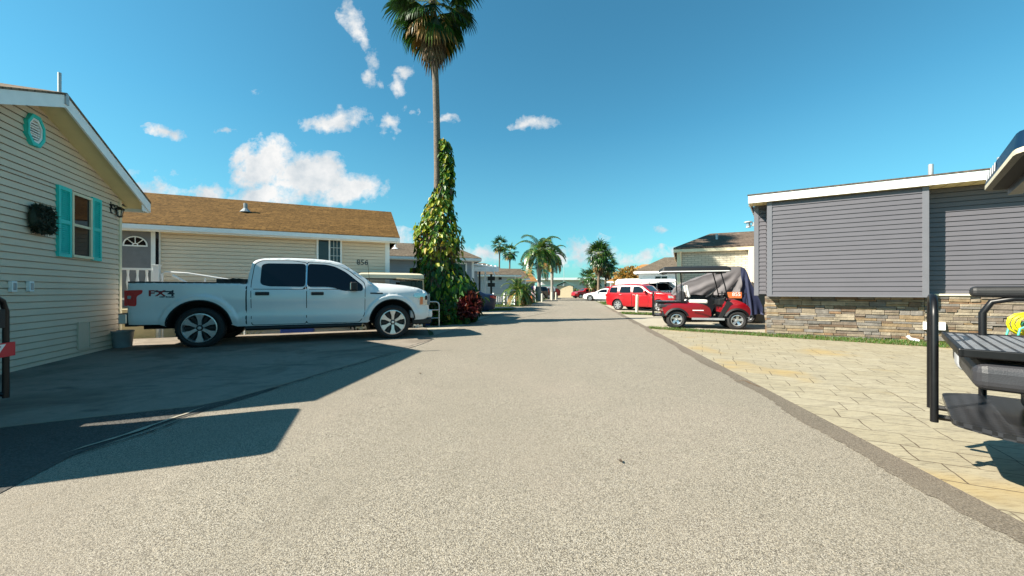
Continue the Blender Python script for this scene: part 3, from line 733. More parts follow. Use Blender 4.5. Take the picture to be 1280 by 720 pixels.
# ---------------------------------------------------------------- beige house with the brown shingle roof
t = thing('mobile_home', 'beige sided house with brown shingle roof behind the white pickup truck', 'house', FB.o, FB.rz)
rf = eave_house(t, -10.5, 0, 5.2, -.25, 2.98, 4.22, MT['siding_beige'], MT['shingle_brown'], MT['trim_white'], soff=MT['soffit'])
h = lambda px, py, d=0: FB.hit(px, py, d)
xa = h(396, 310)[0]; xb_ = h(427.5, 310)[0]; zt = h(411, 297.5)[1]; zb = zt - 1.12
framed_window(t, xa, xb_, zb, zt, 0, MT['trim_white'], MT['glass_blue'], 'v', 1)
nx_, nz_ = h(453, 328.3)
text_mesh('house_number', '856', .235, MT['dark_ink'], Matrix.Translation((nx_, -.02, nz_)) @ UPY, t, .005)
# entrance door with fanlight
xa, xb_ = h(150, 320)[0], h(189.5, 320)[0]; zt = h(172, 287)[1]; zd = zt - 2.08; xc = (xa + xb_) / 2
b = MB(); b.box(xa - .07, xb_ + .05, -.045, 0, zt, zt + .07); b.box(xa - .07, xa, -.045, 0, zd, zt); b.box(xb_, xb_ + .05, -.045, 0, zd, zt)
b.build('door_frame', MT['trim_white'], t, bevel=.004)
b = MB(); b.box(xa, xb_, -.03, 0, zd, zt); dr = b.build('door', MT['block_grey'], t)
def fan(r, n=16): return [(xc + r * math.cos(math.pi * i / n), zt - .42 + r * .95 * math.sin(math.pi * i / n)) for i in range(n + 1)]
rf_ = (xb_ - xa) * .36
b = MB(); b.prism(fan(rf_), -.036, -.03); fl = b.build('fanlight', MT['glass_dark'], dr)
b = MB(); A, B_ = fan(rf_ * 1.1), fan(rf_ * .97)
for i in range(16): b.prism([A[i], A[i + 1], B_[i + 1], B_[i]], -.046, -.034)
A, B_ = fan(rf_ * .27), fan(rf_ * .16)
for i in range(16): b.prism([A[i], A[i + 1], B_[i + 1], B_[i]], -.044, -.034)
b.box(xc - rf_ * 1.1, xc + rf_ * 1.1, -.045, -.034, zt - .455, zt - .42)
for k in (45, 90, 135):
    ca, sa = math.cos(R(k)), math.sin(R(k)); b.tube([(xc + rf_ * .22 * ca, -.04, zt - .42 + rf_ * .21 * sa), (xc + rf_ * ca, -.04, zt - .42 + rf_ * .95 * sa)], .011, 4)
b.build('muntin', MT['trim_white'], fl)
b = MB(); b.lathe([(0, -.05), (.03, -.045), (.035, -.02), (.015, 0)], 10, Matrix.Translation((xb_ - .07, -.03, zd + .95)) @ Matrix.Rotation(R(-90), 4, 'X')); b.build('handle', MT['steel'], dr, smooth=40)
x2 = h(201, 320)[0]
b = MB(); b.box(xb_ + .06, x2, -.09, 0, zd, zt + .04); b.box(xb_ + .115, xb_ + .185, -.094, -.088, zd + .1, zt - .02, 1); b.build('sidelight', [MT['trim_white'], MT['glass_dark']], t)
# roof pipe
xx = h(307, 258, 1.3)[0]
b = MB(); zz = 2.98 + 1.24 / 2.6 * 1.3; b.tube([(xx, 1.3, zz), (xx, 1.3, zz + .36)], .055, 10); b.tube([(xx, 1.3, zz + .08), (xx, 1.3, zz + .20)], [.16, .06], 10); b.build('vent_pipe', MT['bucket'], rf)
# porch with white railing
px0, pz0 = h(150, 335, -1.15); px1 = h(193, 335, -1.15)[0]; zr_ = h(172, 335, -1.15)[1]
t2 = thing('porch', 'white railed porch before the beige house door, behind the truck bed', 'porch', FB.w(px1, 0) + (-.2,), FB.rz)
b = MB(); b.box(-2.6, .05, -1.25, -.03, .0, zd + .19); b.build('deck', MT['lattice'], t2)
b = MB(); zr2 = zr_ + .2
b.box(-2.6, 0, -1.18, -1.10, zr2 - .05, zr2); b.box(-2.6, 0, -1.17, -1.11, zr2 - .78, zr2 - .73); b.build('rail', MT['trim_white'], t2)
for i in range(14):
    b = MB(); x = -.15 - i * .175; b.lathe([(.022, zr2 - .73), (.03, zr2 - .6), (.018, zr2 - .5), (.038, zr2 - .35), (.02, zr2 - .18), (.03, zr2 - .05)], 8, Matrix.Translation((x, -1.14, 0))); b.build('baluster', MT['trim_white'], t2, smooth=60)
b = MB(); b.box(-.02, .10, -1.2, -1.08, 0, zr2 + .06); b.box(-.035, .115, -1.215, -1.065, zr2 + .06, zr2 + .09); b.build('newel_post', MT['trim_white'], t2, bevel=.006)
b = MB(); hx0, hz0 = h(203, 340, -1.15); hx1, hz1 = h(306, 352.5, -1.15); hx0 -= px1; hx1 -= px1; hz0 += .2; hz1 += .2
b.tube([(hx0, -1.15, hz0 - .25), (hx0 - .02, -1.15, hz0 - .05), (hx0 + .06, -1.15, hz0), (hx0 + .5, -1.15, hz0 - .02), (hx1, -1.15, hz1), (hx1 + .8, -1.15, hz1 - .22)], .02, 8)
b.tube([(hx0 + .2, -1.15, hz0 - .08), (hx0 + .9, -1.15, hz0 - .55)], .035, 6)
for f_ in (.0, .5, 1.0): xq = hx0 + (hx1 - hx0) * f_; b.tube([(xq, -1.15, 0), (xq, -1.15, hz0 + (hz1 - hz0) * f_ - .02)], .02, 8)
b.build('handrail', MT['white'], t2, smooth=50)
# loose lattice panel under the truck
p = FT.w(-.75, 2.6); t2 = MB()
for i in range(-1, 7):
    for s_ in (-1, 1):
        xa, xb2 = i * .16, i * .16 + .34 * s_; t2.tube([(xa, .008 * s_, 0), (xb2, .008 * s_, .34)], .017, 4)
o = t2.build('lattice_panel', MT['lattice']); o.location = (p[0], p[1], -.2); o.rotation_euler = (0, 0, FB.rz); tag(o, 'diamond lattice panel seen beneath the pickup truck behind its rear wheel', 'lattice')

# ---------------------------------------------------------------- grey house on the right
xr = FG.hit(1160.5, 300, -.27)[0]; XE = 9.0; sk = .10
t = thing('mobile_home', 'dark grey sided house with white fascia and stone veneer base on the right', 'house', FG.o, FG.rz)
b = MB(); siding(b, front(-.27), .10, xr - .10, 1.02, 3.43, .108); b.box(.02, xr - .02, -.266, .10, 1.005, 3.43)
siding(b, left(.015), -.27, .11, 1.02, 3.43, .108); siding(b, right(xr - .015), -.27, .11, 1.02, 3.43, .108); b.build('bay', MT['siding_grey'], t)
b = MB(); siding(b, front(.11), -.17, 0, 1.05, 3.43, .108); siding(b, front(.11), xr, XE, 1.05, 3.44, .108); siding(b, lambda u, z, o: (-.25 + sk * (u - .11) - o, u, z), .14, 5, 1.05, 3.43, .108)
b.prism([(-.22, .14), (XE, .14), (XE, 5), (-.22 + sk * 4.9, 5)], 1.03, 3.43, 0, lambda x, y, z: (x, z, y)); b.prism([(.02, .14), (XE, .14), (XE, 5), (.5, 5)], 0, 1.03, 0, lambda x, y, z: (x, z, y)); b.build('wall', MT['siding_grey'], t)
b = MB(); 
for q in ((-.005, .10, -.294, -.20, 1.0, 3.43), (xr - .10, xr + .004, -.294, -.20, 1.0, 3.43), (-.27, -.17, .082, .2, 1.02, 3.43), (.101, xr - .101, -.292, -.25, 1.0, 1.035)):
    b = MB(); b.box(*q); b.build('corner_trim', MT['grey_trim'], t)
rd = random.Random(21); b = MB()
def ledge(b, x0, x1, z0, z1, y):
    z = z0
    while z < z1 - .01:
        hh = rd.choice([.045, .06, .075, .09, .11]); hh = min(hh, z1 - z); x = x0 - rd.uniform(0, .2)
        if z1 - z - hh < .03: hh = z1 - z
        while x < x1:
            ln = rd.uniform(.14, .52); a, c = max(x, x0), min(x + ln, x1)
            if c - a > .02:
                parts = [(z, z + hh)] if hh < .085 or rd.random() < .5 else [(z, z + hh * .48), (z + hh * .48, z + hh)]
                for (p0, p1) in parts:
                    d = rd.uniform(.0, .032); j = lambda: rd.uniform(-.006, .006); g = .004
                    b.add([(a + g, y - d + j(), p0 + g + j() * .4), (c - g, y - d + j(), p0 + g + j() * .4), (c - g, y - d + j(), p1 - g * .5 + j() * .4), (a + g, y - d + j(), p1 - g * .5 + j() * .4),
                           (a, y + .06, p0), (c, y + .06, p0), (c, y + .06, p1), (a, y + .06, p1)], [(0, 1, 2, 3), (4, 5, 1, 0), (5, 6, 2, 1), (6, 7, 3, 2), (7, 4, 0, 3)], rd.choices(range(8), [4, 3, 3, 3, 2, 3, 1, 2])[0])
            x += ln
        z += hh
ledge(b, 0, xr + .02, -.02, 1.0, 0); ledge(b, xr + .02, XE, -.02, 1.03, 0)
for k in range(14): b.box(-.02 - rd.uniform(0, .02), .03, .0, .12, k * .072, k * .072 + .068, rd.randrange(8))
b.build('stone_veneer', STONES, t, bevel=.004, seg=1)
b = MB(); b.box(xr + .02, XE, -.06, .10, 1.033, 1.075); b.build('stone_cap', MT['trim_cream'], t, bevel=.006)
b = MB(); b.box(-.42, XE, -.385, -.36, 3.435, 3.63); b.prism([(-.42, -.36), (-.395, -.36), (-.395 + sk * 5.5, 5.2), (-.42 + sk * 5.5, 5.2)], 3.435, 3.63, 0, lambda x, y, z: (x, z, y)); b.build('fascia', MT['trim_white'], t)
b = MB(); b.prism([(-.40, 3.632), (-.40, 3.66), (2.4, 4.02), (5.2, 3.66), (5.2, 3.632), (2.4, 3.99)], -.44, XE, 0, lambda x, y, z: (y + sk * (x + .4) * (y < 0), x, z)); rf = b.build('roof', MT['shingle_dark'], t)
b = MB(); b.box(-.395, XE, -.36, .11, 3.438, 3.46); s_ = b.build('soffit', MT['soffit'], t)
b = MB()
for k in range(42): b.box(-.3 + k * .22, -.29 + k * .22, -.358, .085, 3.430, 3.439)
b.build('soffit_joint', MT['tan_metal'], s_)
for px, py in ((1163.5, 205.5), (1250, 196.5)):
    xx, zt = FG.hit(px, py, -.2); b = MB(); b.tube([(xx, -.2, 3.6), (xx, -.2, zt)], .042, 10); b.build('vent_pipe', MT['galv'], rf, smooth=50)
xa, za = FG.hit(1154, 412, -.05); xb_, zb = FG.hit(1181.5, 403, -.05); b = MB(); b.box(xa, xb_, -.085, -.02, za, zb); b.build('meter_box', MT['white'], t, bevel=.01)
# lantern on the far end wall
t2 = thing('wall_lantern', 'small silver lantern on the left end wall of the dark grey house', 'lantern', FG.w(-.25, .32) + (2.98,), FG.rz)
b = MB(); b.box(-.06, 0, -.035, .035, -.05, .05); b.tube([(-.05, 0, -.03), (-.15, 0, -.05)], .014, 6); b.lathe([(.0, .05), (.10, .02), (.105, .0), (0, .01)], 10, Matrix.Translation((-.15, 0, .06))); b.lathe([(.0, -.0), (.05, 0), (.06, -.03), (0, -.04)], 10, Matrix.Translation((-.15, 0, -.05)))
b.build('lantern_cage', MT['galv'], t2); b = MB(); b.lathe([(0, .06), (.05, .06), (.05, -.05), (0, -.05)], 10, Matrix.Translation((-.15, 0, 0))); b.build('lantern_glass', MT['lamp_clear'], t2)
# white plastic drain elbows on the grass
for i, (px, py, lab) in enumerate(((1128, 424, 'short white plastic pipe stub on the grass by the stone base'), (1139, 427.5, 'longer white plastic drain elbow lying on the grass by the stone base'))):
    g = G(px, py); b = MB()
    b.tube([(0, 0, .04), (.03, -.02, .09)] if i == 0 else [(-.06, .02, .13), (-.02, 0, .07), (.10, -.06, .035)], .035, 8)
    o = b.build('drain_pipe', MT['white'], smooth=50); o.location = (g[0], g[1], 0); tag(o, lab, 'pipe', 'white plastic drain pieces')
# hose reel with a yellow hose
hx, hz = FG.hit(1284, 405, -.75); t2 = thing('hose_reel', 'green hose reel cart carrying a coiled yellow hose by the stone base', 'hose reel', FG.w(hx, -.75), FG.rz)
b = MB()
pts = []
for k in range(12 * 9):
    a = 2 * math.pi * k / 12; rr = .155 + .03 * ((k // 36) % 3) + .006 * math.sin(k * 1.7); pts.append((rr * math.cos(a), -.13 + .028 * (k / 12), .50 + rr * math.sin(a)))
b.tube(pts, .015, 7); b.build('hose', MT['hose_yellow'], t2, smooth=60)
b = MB()
for s_ in (-.17, .17):
    b.tube([(-.24, s_, .0), (-.16, s_, .42), (0, s_, .52), (.16, s_, .42), (.24, s_, .0)], .018, 8)
b.tube([(0, -.17, .5), (0, .17, .5)], .05, 10); b.tube([(-.2, -.17, .22), (-.2, .17, .22)], .014, 6); b.tube([(.2, -.17, .22), (.2, .17, .22)], .014, 6)
b.build('frame', MT['hose_green'], t2, smooth=50)

# ---------------------------------------------------------------- houses further up the street
def simple_house(label, ox, oy, d, x0, x1, D, ze, zr, wall, roofm, hipL=0, hipR=0, lapped=True, course=.13, trim='trim_white', ov=.35, gutter=True):
    fr = Frame(ox, oy, *d); t = thing('house', label, 'house', fr.o, fr.rz)
    eave_house(t, x0, x1, D, -.05, ze, zr, MT[wall], MT[roofm], MT[trim], hipL, hipR, ov, course, lapped, gutter)
    return t, fr
DL = (.951, .309)
t, f3_ = simple_house('pale grey house with taupe roof directly behind the vine covered palm', -2.09, 20.5, DL, -12, 0, 5.4, 2.95, 3.85, 'siding_greyblue', 'shingle_taupe', 0, .9)
xa, xb_ = f3_.hit(570, 340)[0], f3_.hit(583.5, 340)[0]; framed_window(t, xa, xb_, 1.2, 2.68, 0, MT['trim_white'], MT['glass_mid'], 'h', fw=.08)
xx = f3_.hit(494, 307, 1.2)[0]; b = MB(); b.tube([(xx, 1.2, 3.3), (xx, 1.2, 3.78)], .05, 8); b.tube([(xx, 1.2, 3.42), (xx, 1.2, 3.50)], [.2, .08], 8); b.build('vent_pipe', MT['trim_white'], t)
t, f4_ = simple_house('blue grey house with taupe hipped roof behind the white rail fence', .35, 32, DL, -9, 0, 6.2, 2.55, 3.6, 'siding_pale', 'shingle_taupe', 1.5, 2.0, course=.2)
b = MB(); xx = f4_.hit(625, 347)[0]; b.box(xx - .12, xx + .12, -.1, -.01, 2.1, 2.3); b.build('wall_light', MT['dark'], t)
t, f5_ = simple_house('pale grey gabled house beyond the blue grey house on the left', 1.55, 42, DL, -7, 0, 5.5, 2.6, 3.7, 'siding_pale', 'shingle_taupe', 0, 0, course=.25)
t, f6_ = simple_house('cream house with brown roof, farthest of the left row', 3.2, 53, DL, -8, 0, 6, 2.6, 4.0, 'tan_wall', 'shingle_orange', 0, 0, course=.3)
# white carport beside the pale grey house
pc = (-1.75, 22.2); t = thing('carport', 'white metal carport attached beside the pale grey house', 'carport', pc, math.atan2(.309, .951))
b = MB()
b.prism([(-1.6, 2.75), (1.0, 2.55), (1.0, 2.61), (-1.6, 2.85)], 0, 3.2)
for k in range(10): b.box(-1.6 + .27 * k, -1.56 + .27 * k, -.01, 3.2, 2.82 - .021 * k, 2.865 - .021 * k)
b.build('roof', MT['white_metal_roof'], t)
b = MB(); b.box(-1.6, 1.0, -.03, .05, 2.3, 2.58); b.build('beam', MT['trim_white'], t)
for x, y, m_ in ((-.15, .1, 'black_metal'), (.95, 3.1, 'trim_white')):
    b = MB(); b.box(x - .05, x + .05, y - .05, y + .05, 0, 2.52); b.build('post', MT[m_], t)
b = MB(); b.tube([(.2, .0, 2.45), (.62, .0, 2.36), (.78, .0, 2.05)], .04, 6); b.build('bracket', MT['trim_white'], t)
b = MB(); b.box(-1.5, -.25, .15, 3, 0, 2.45); b.build('storage_wall', MT['siding_pale'], t)
# right row
DR = (.913, -.408)
t, r2_ = simple_house('cream brick house with brown roof behind the red golf cart', 7.0, 15.9, DR, 0, 10, 5.2, 2.92, 3.75, 'brick_cream', 'shingle_dark', 1.4, 0, False, ov=.16, trim='trim_cream', gutter=False)
b = MB(); b.tube([(.12, -.30, 2.82), (.12, -.1, 2.6), (.12, -.06, 2.5), (.12, -.06, .1)], .035, 8); b.build('downspout', MT['trim_cream'], t)
xx, _ = r2_.hit(896, 300, 1.2); b = MB(); b.tube([(xx, 1.2, 3.2), (xx, 1.2, 3.62)], .05, 8); b.build('vent_pipe', MT['galv'], t)
o = MB(); o.box(0, 2.6, 0, .2, 0, 1.1); o.box(-.02, 2.62, -.02, .22, 1.1, 1.16); p_ = Pz(922, 364, 15.2); o = o.build('block_wall', MT['block_grey']); o.location = (p_[0], p_[1], 0); o.rotation_euler = (0, 0, r2_.rz); tag(o, 'low grey block wall beyond the covered golf cart, left of the stone base', 'wall')
xx = r2_.hit(935, 330)[0]; b = MB(); b.box(xx, xx + 3, -.9, -.02, -.02, 2.75); b.build('side_room', MT['siding_beige'], t)
t, r3_ = simple_house('pale house with taupe roof behind the white camper van and the bush', 9.3, 27.5, DR, 0, 9, 6.2, 2.62, 3.7, 'trim_white', 'shingle_taupe', 1.6, 0, course=.2)
framed_window(t, 1.0, 2.0, 1.1, 2.3, 0, MT['trim_white'], MT['glass_dark'], 'v', fw=.1)
framed_window(t, 3.2, 4.4, 1.1, 2.3, 0, MT['trim_white'], MT['glass_dark'], 'v', fw=.1)
t, r4_ = simple_house('house with orange brown roof beyond the autumn coloured tree', 11.5, 44, DR, 0, 12, 7, 2.4, 4.3, 'tan_wall', 'shingle_orange', 3.2, 0, course=.25)
# end of the street
t = thing('shed', 'tan shed with low green roof at the end of the street', 'shed', (9.6, 68), R(-12))
b = MB(); b.box(-1.4, 1.4, 0, 4, 0, 2.1); b.build('wall', MT['tan_wall'], t)
b = MB(); b.prism([(-1.9, 2.1), (0, 2.85), (1.9, 2.1), (1.9, 2.2), (0, 2.95), (-1.9, 2.2)], -.4, 4.4); b.box(-5.2, -1.5, -.4, 3.5, 2.1, 2.25); b.build('roof', MT['green_roof'], t)
for x in (-5, -3.4): 
    b = MB(); b.box(x, x + .12, -.2, -.08, 0, 2.1); b.build('post', MT['trim_white'], t)
t = thing('warehouse', 'long pale warehouse with white flat roof edge far beyond the street', 'warehouse', (12, 150), 0)
b = MB(); b.box(0, 80, .5, 20, 0, 5.6); b.build('wall', MT['ware_wall'], t)
b = MB(); b.box(-1, 81, -1, 21, 5.6, 6.5); b.build('roof_edge', MT['white_metal_roof'], t)
for k in range(8):
    b = MB(); b.box(8 + k * 11.5, 8.5 + k * 11.5, -.3, .4, 0, 5.6); b.build('column', MT['galv'], t)
b = MB(); b.tube([(0, 0, 0), (0, 0, 16)], [.12, .05], 6); o = b.build('radio_mast', MT['galv']); o.location = (19.6, 142, 0); tag(o, 'thin tall radio mast standing above the far warehouse', 'mast')
# ================================================================ vehicles
def seg_d(p, a, b):
    ax, ay = a; bx, by = b; dx, dy = bx - ax, by - ay; l2 = dx * dx + dy * dy
    t = 0 if l2 == 0 else max(0, min(1, ((p[0] - ax) * dx + (p[1] - ay) * dy) / l2))
    return math.hypot(p[0] - ax - t * dx, p[1] - ay - t * dy)
def poly_d(p, pts, closed=False):
    n = len(pts); return min(seg_d(p, pts[i], pts[(i + 1) % n]) for i in range(n if closed else n - 1))
def dense(pts, step):
    o = [pts[0]]
    for a, b in zip(pts, pts[1:]):
        n = max(1, int(math.hypot(b[0] - a[0], b[1] - a[1]) / step))
        o += [(a[0] + (b[0] - a[0]) * i / n, a[1] + (b[1] - a[1]) * i / n) for i in range(1, n + 1)]
    return o
def smooth_pts(pts, it=2, keep=()):
    """corner cutting of an open run"""
    for _ in range(it):
        o = [pts[0]]
        for a, b in zip(pts, pts[1:]):
            o += [(a[0] * .75 + b[0] * .25, a[1] * .75 + b[1] * .25), (a[0] * .25 + b[0] * .75, a[1] * .25 + b[1] * .75)]
        pts = o + [pts[-1]]
    return pts
def rounded(poly, r, n=4):
    o = []; k = len(poly)
    for i in range(k):
        p = Vector(poly[i]); a = Vector(poly[i - 1]) - p; c = Vector(poly[(i + 1) % k]) - p
        q = min(r, a.length * .45, c.length * .45); A = p + a.normalized() * q; B_ = p + c.normalized() * q
        for j in range(n + 1):
            t = j / n; o.append(tuple(A * (1 - t) ** 2 + p * 2 * t * (1 - t) + B_ * t * t))
    return o
def panel(b, poly, wf, off, m=0, step=.12, extra=(), both=True, sides=(1, -1), edge=False):
    """flat outline laid on the car's flank at y = +-(w(x, z) + off)"""
    poly = dense(list(poly) + [poly[0]], step)[:-1]; n = len(poly)
    x0, x1 = min(p[0] for p in poly), max(p[0] for p in poly); z0, z1 = min(p[1] for p in poly), max(p[1] for p in poly)
    pts = [Vector(p) for p in poly]
    x = x0 + step / 2
    while x < x1:
        z = z0 + step / 2
        while z < z1:
            if inside((x, z), poly) and poly_d((x, z), poly, True) > step * .35: pts.append(Vector((x, z)))
            z += step
        x += step
    for p in extra:
        if inside(p, poly) and poly_d(p, poly, True) > .008: pts.append(Vector(p))
    vs, es, fs, *_ = geometry.delaunay_2d_cdt(pts, [(i, (i + 1) % n) for i in range(n)], [], 1, 1e-6)
    for s in sides:
        b.add([(v.x, s * (wf(v.x, v.y) + off), v.y) for v in vs], fs, m)
        if edge:
            b.add([(p[0], s * (wf(*p) + off), p[1]) for p in poly] + [(p[0], s * (wf(*p) - .01), p[1]) for p in poly], [(i, (i + 1) % n, n + (i + 1) % n, n + i) for i in range(n)], m)
def across(b, run, wf, inset, off, m=0, crown=.03, n=6):
    """skin from flank to flank over a run of the outline"""
    rows = []; k = len(run)
    for i, (x, z) in enumerate(run):
        a, c = run[max(0, i - 1)], run[min(k - 1, i + 1)]; tx, tz = c[0] - a[0], c[1] - a[1]; l = math.hypot(tx, tz) or 1
        nx_, nz_ = -tz / l, tx / l; w_ = wf(x, z) - inset
        rows.append([(x + nx_ * (off + crown * (1 - (2 * j / n - 1) ** 2)), w_ * (1 - 2 * j / n), z + nz_ * (off + crown * (1 - (2 * j / n - 1) ** 2))) for j in range(n + 1)])
    vs = [p for r_ in rows for p in r_]; q = n + 1
    b.add(vs, [(i * q + j, i * q + j + 1, (i + 1) * q + j + 1, (i + 1) * q + j) for i in range(k - 1) for j in range(n)], m)

def make_wheel(root, x, y, r, wd, rim_r, style, lod=1, rimm='alloy', name='wheel'):
    """axis along y; outer face towards sign(y)"""
    s = 1 if y > 0 else -1; seg = 40 if lod else 24
    T = Matrix.Rotation(R(-90 * s), 4, 'X')          # local z -> outward
    b = MB()
    b.lathe([(rim_r, wd * .5 - .01), (rim_r + .012, wd * .5), ((rim_r + r) / 2, wd * .5 + .012), (r - .035, wd * .5 - .005), (r - .008, wd * .40), (r, wd * .30), (r, -wd * .30), (r - .01, -wd * .42), (r - .05, -wd * .5), (rim_r, -wd * .5), (rim_r - .02, 0)], seg, T, 0, True)
    if lod:
        for k in range(0, 36):
            a = k * math.pi / 18
            Mx = T @ Matrix.Rotation(a, 4, 'Z')
            b.box(r - .014, r + .004, -.018, .018, -wd * .36, wd * .36, 0, Mx)
    o = b.build(name, MT['rubber'], root, smooth=35); o.location = (x, y, r)
    b = MB(); zf = wd * .5
    b.lathe([(rim_r + .004, zf - .004), (rim_r + .004, zf + .008), (rim_r - .012, zf + .010), (rim_r - .022, zf - .02), (rim_r - .03, zf - .09)], seg, T, 0)
    b.lathe([(0, zf - .085), (rim_r - .02, zf - .085)], seg, T, 1)
    def spoke(a, w0, w1, r0, r1, h0, h1, m=0):
        Mx = T @ Matrix.Rotation(a, 4, 'Z')
        v = [(r0, -w0, h0), (r0, w0, h0), (r1, w1, h1), (r1, -w1, h1)]
        v = [Mx @ Vector(p) for p in v] + [Mx @ Vector((p[0], p[1] * 1.08, p[2] - .035)) for p in v]
        b.add(v, [(0, 1, 2, 3), (0, 4, 5, 1), (1, 5, 6, 2), (2, 6, 7, 3), (3, 7, 4, 0)], m)
    if style == 'truck':
        for k in range(6):
            a = k * math.pi / 3 + math.pi / 6
            spoke(a, rim_r * .085, rim_r * .12, rim_r * .16, rim_r * .62, zf - .012, zf - .004)
            spoke(a, rim_r * .12, rim_r * .27, rim_r * .60, rim_r * .99, zf - .004, zf + .002)
            spoke(a + math.pi / 6, rim_r * .05, rim_r * .10, rim_r * .2, rim_r * .96, zf - .045, zf - .03, 1)
    elif style == 'five':
        for k in range(5): spoke(k * 2 * math.pi / 5 + .3, rim_r * .14, rim_r * .20, rim_r * .1, rim_r * .98, zf - .01, zf - .002)
    elif style == 'multi':
        for k in range(7): spoke(k * 2 * math.pi / 7 + .3, rim_r * .13, rim_r * .19, rim_r * .1, rim_r * .98, zf - .004, zf)
    elif style == 'cart':
        for k in range(5): spoke(k * 2 * math.pi / 5 + .2, rim_r * .20, rim_r * .24, rim_r * .1, rim_r * .98, zf - .035, zf - .006)
    b.lathe([(0, zf + .006), (rim_r * .17, zf + .004), (rim_r * .21, zf - .012), (rim_r * .22, zf - .04)], 16, T, 1 if style == 'truck' else 0)
    b.lathe([(0, zf + .009), (rim_r * .10, zf + .008), (rim_r * .12, zf + .003)], 16, T, 0)
    b.build('rim', [MT[rimm], MT['black_plastic']], o, smooth=35)
    return o

def arch_pts(xc, r, zc, zb, n=14):
    """wheel opening from front to rear, over the top, for a bottom edge at zb walked towards -x"""
    a0 = math.asin(max(-1, min(1, (zb - zc) / r)))
    return [(xc + r * math.cos(a0 + (math.pi - 2 * a0) * i / n), zc + r * math.sin(a0 + (math.pi - 2 * a0) * i / n)) for i in range(n + 1)]

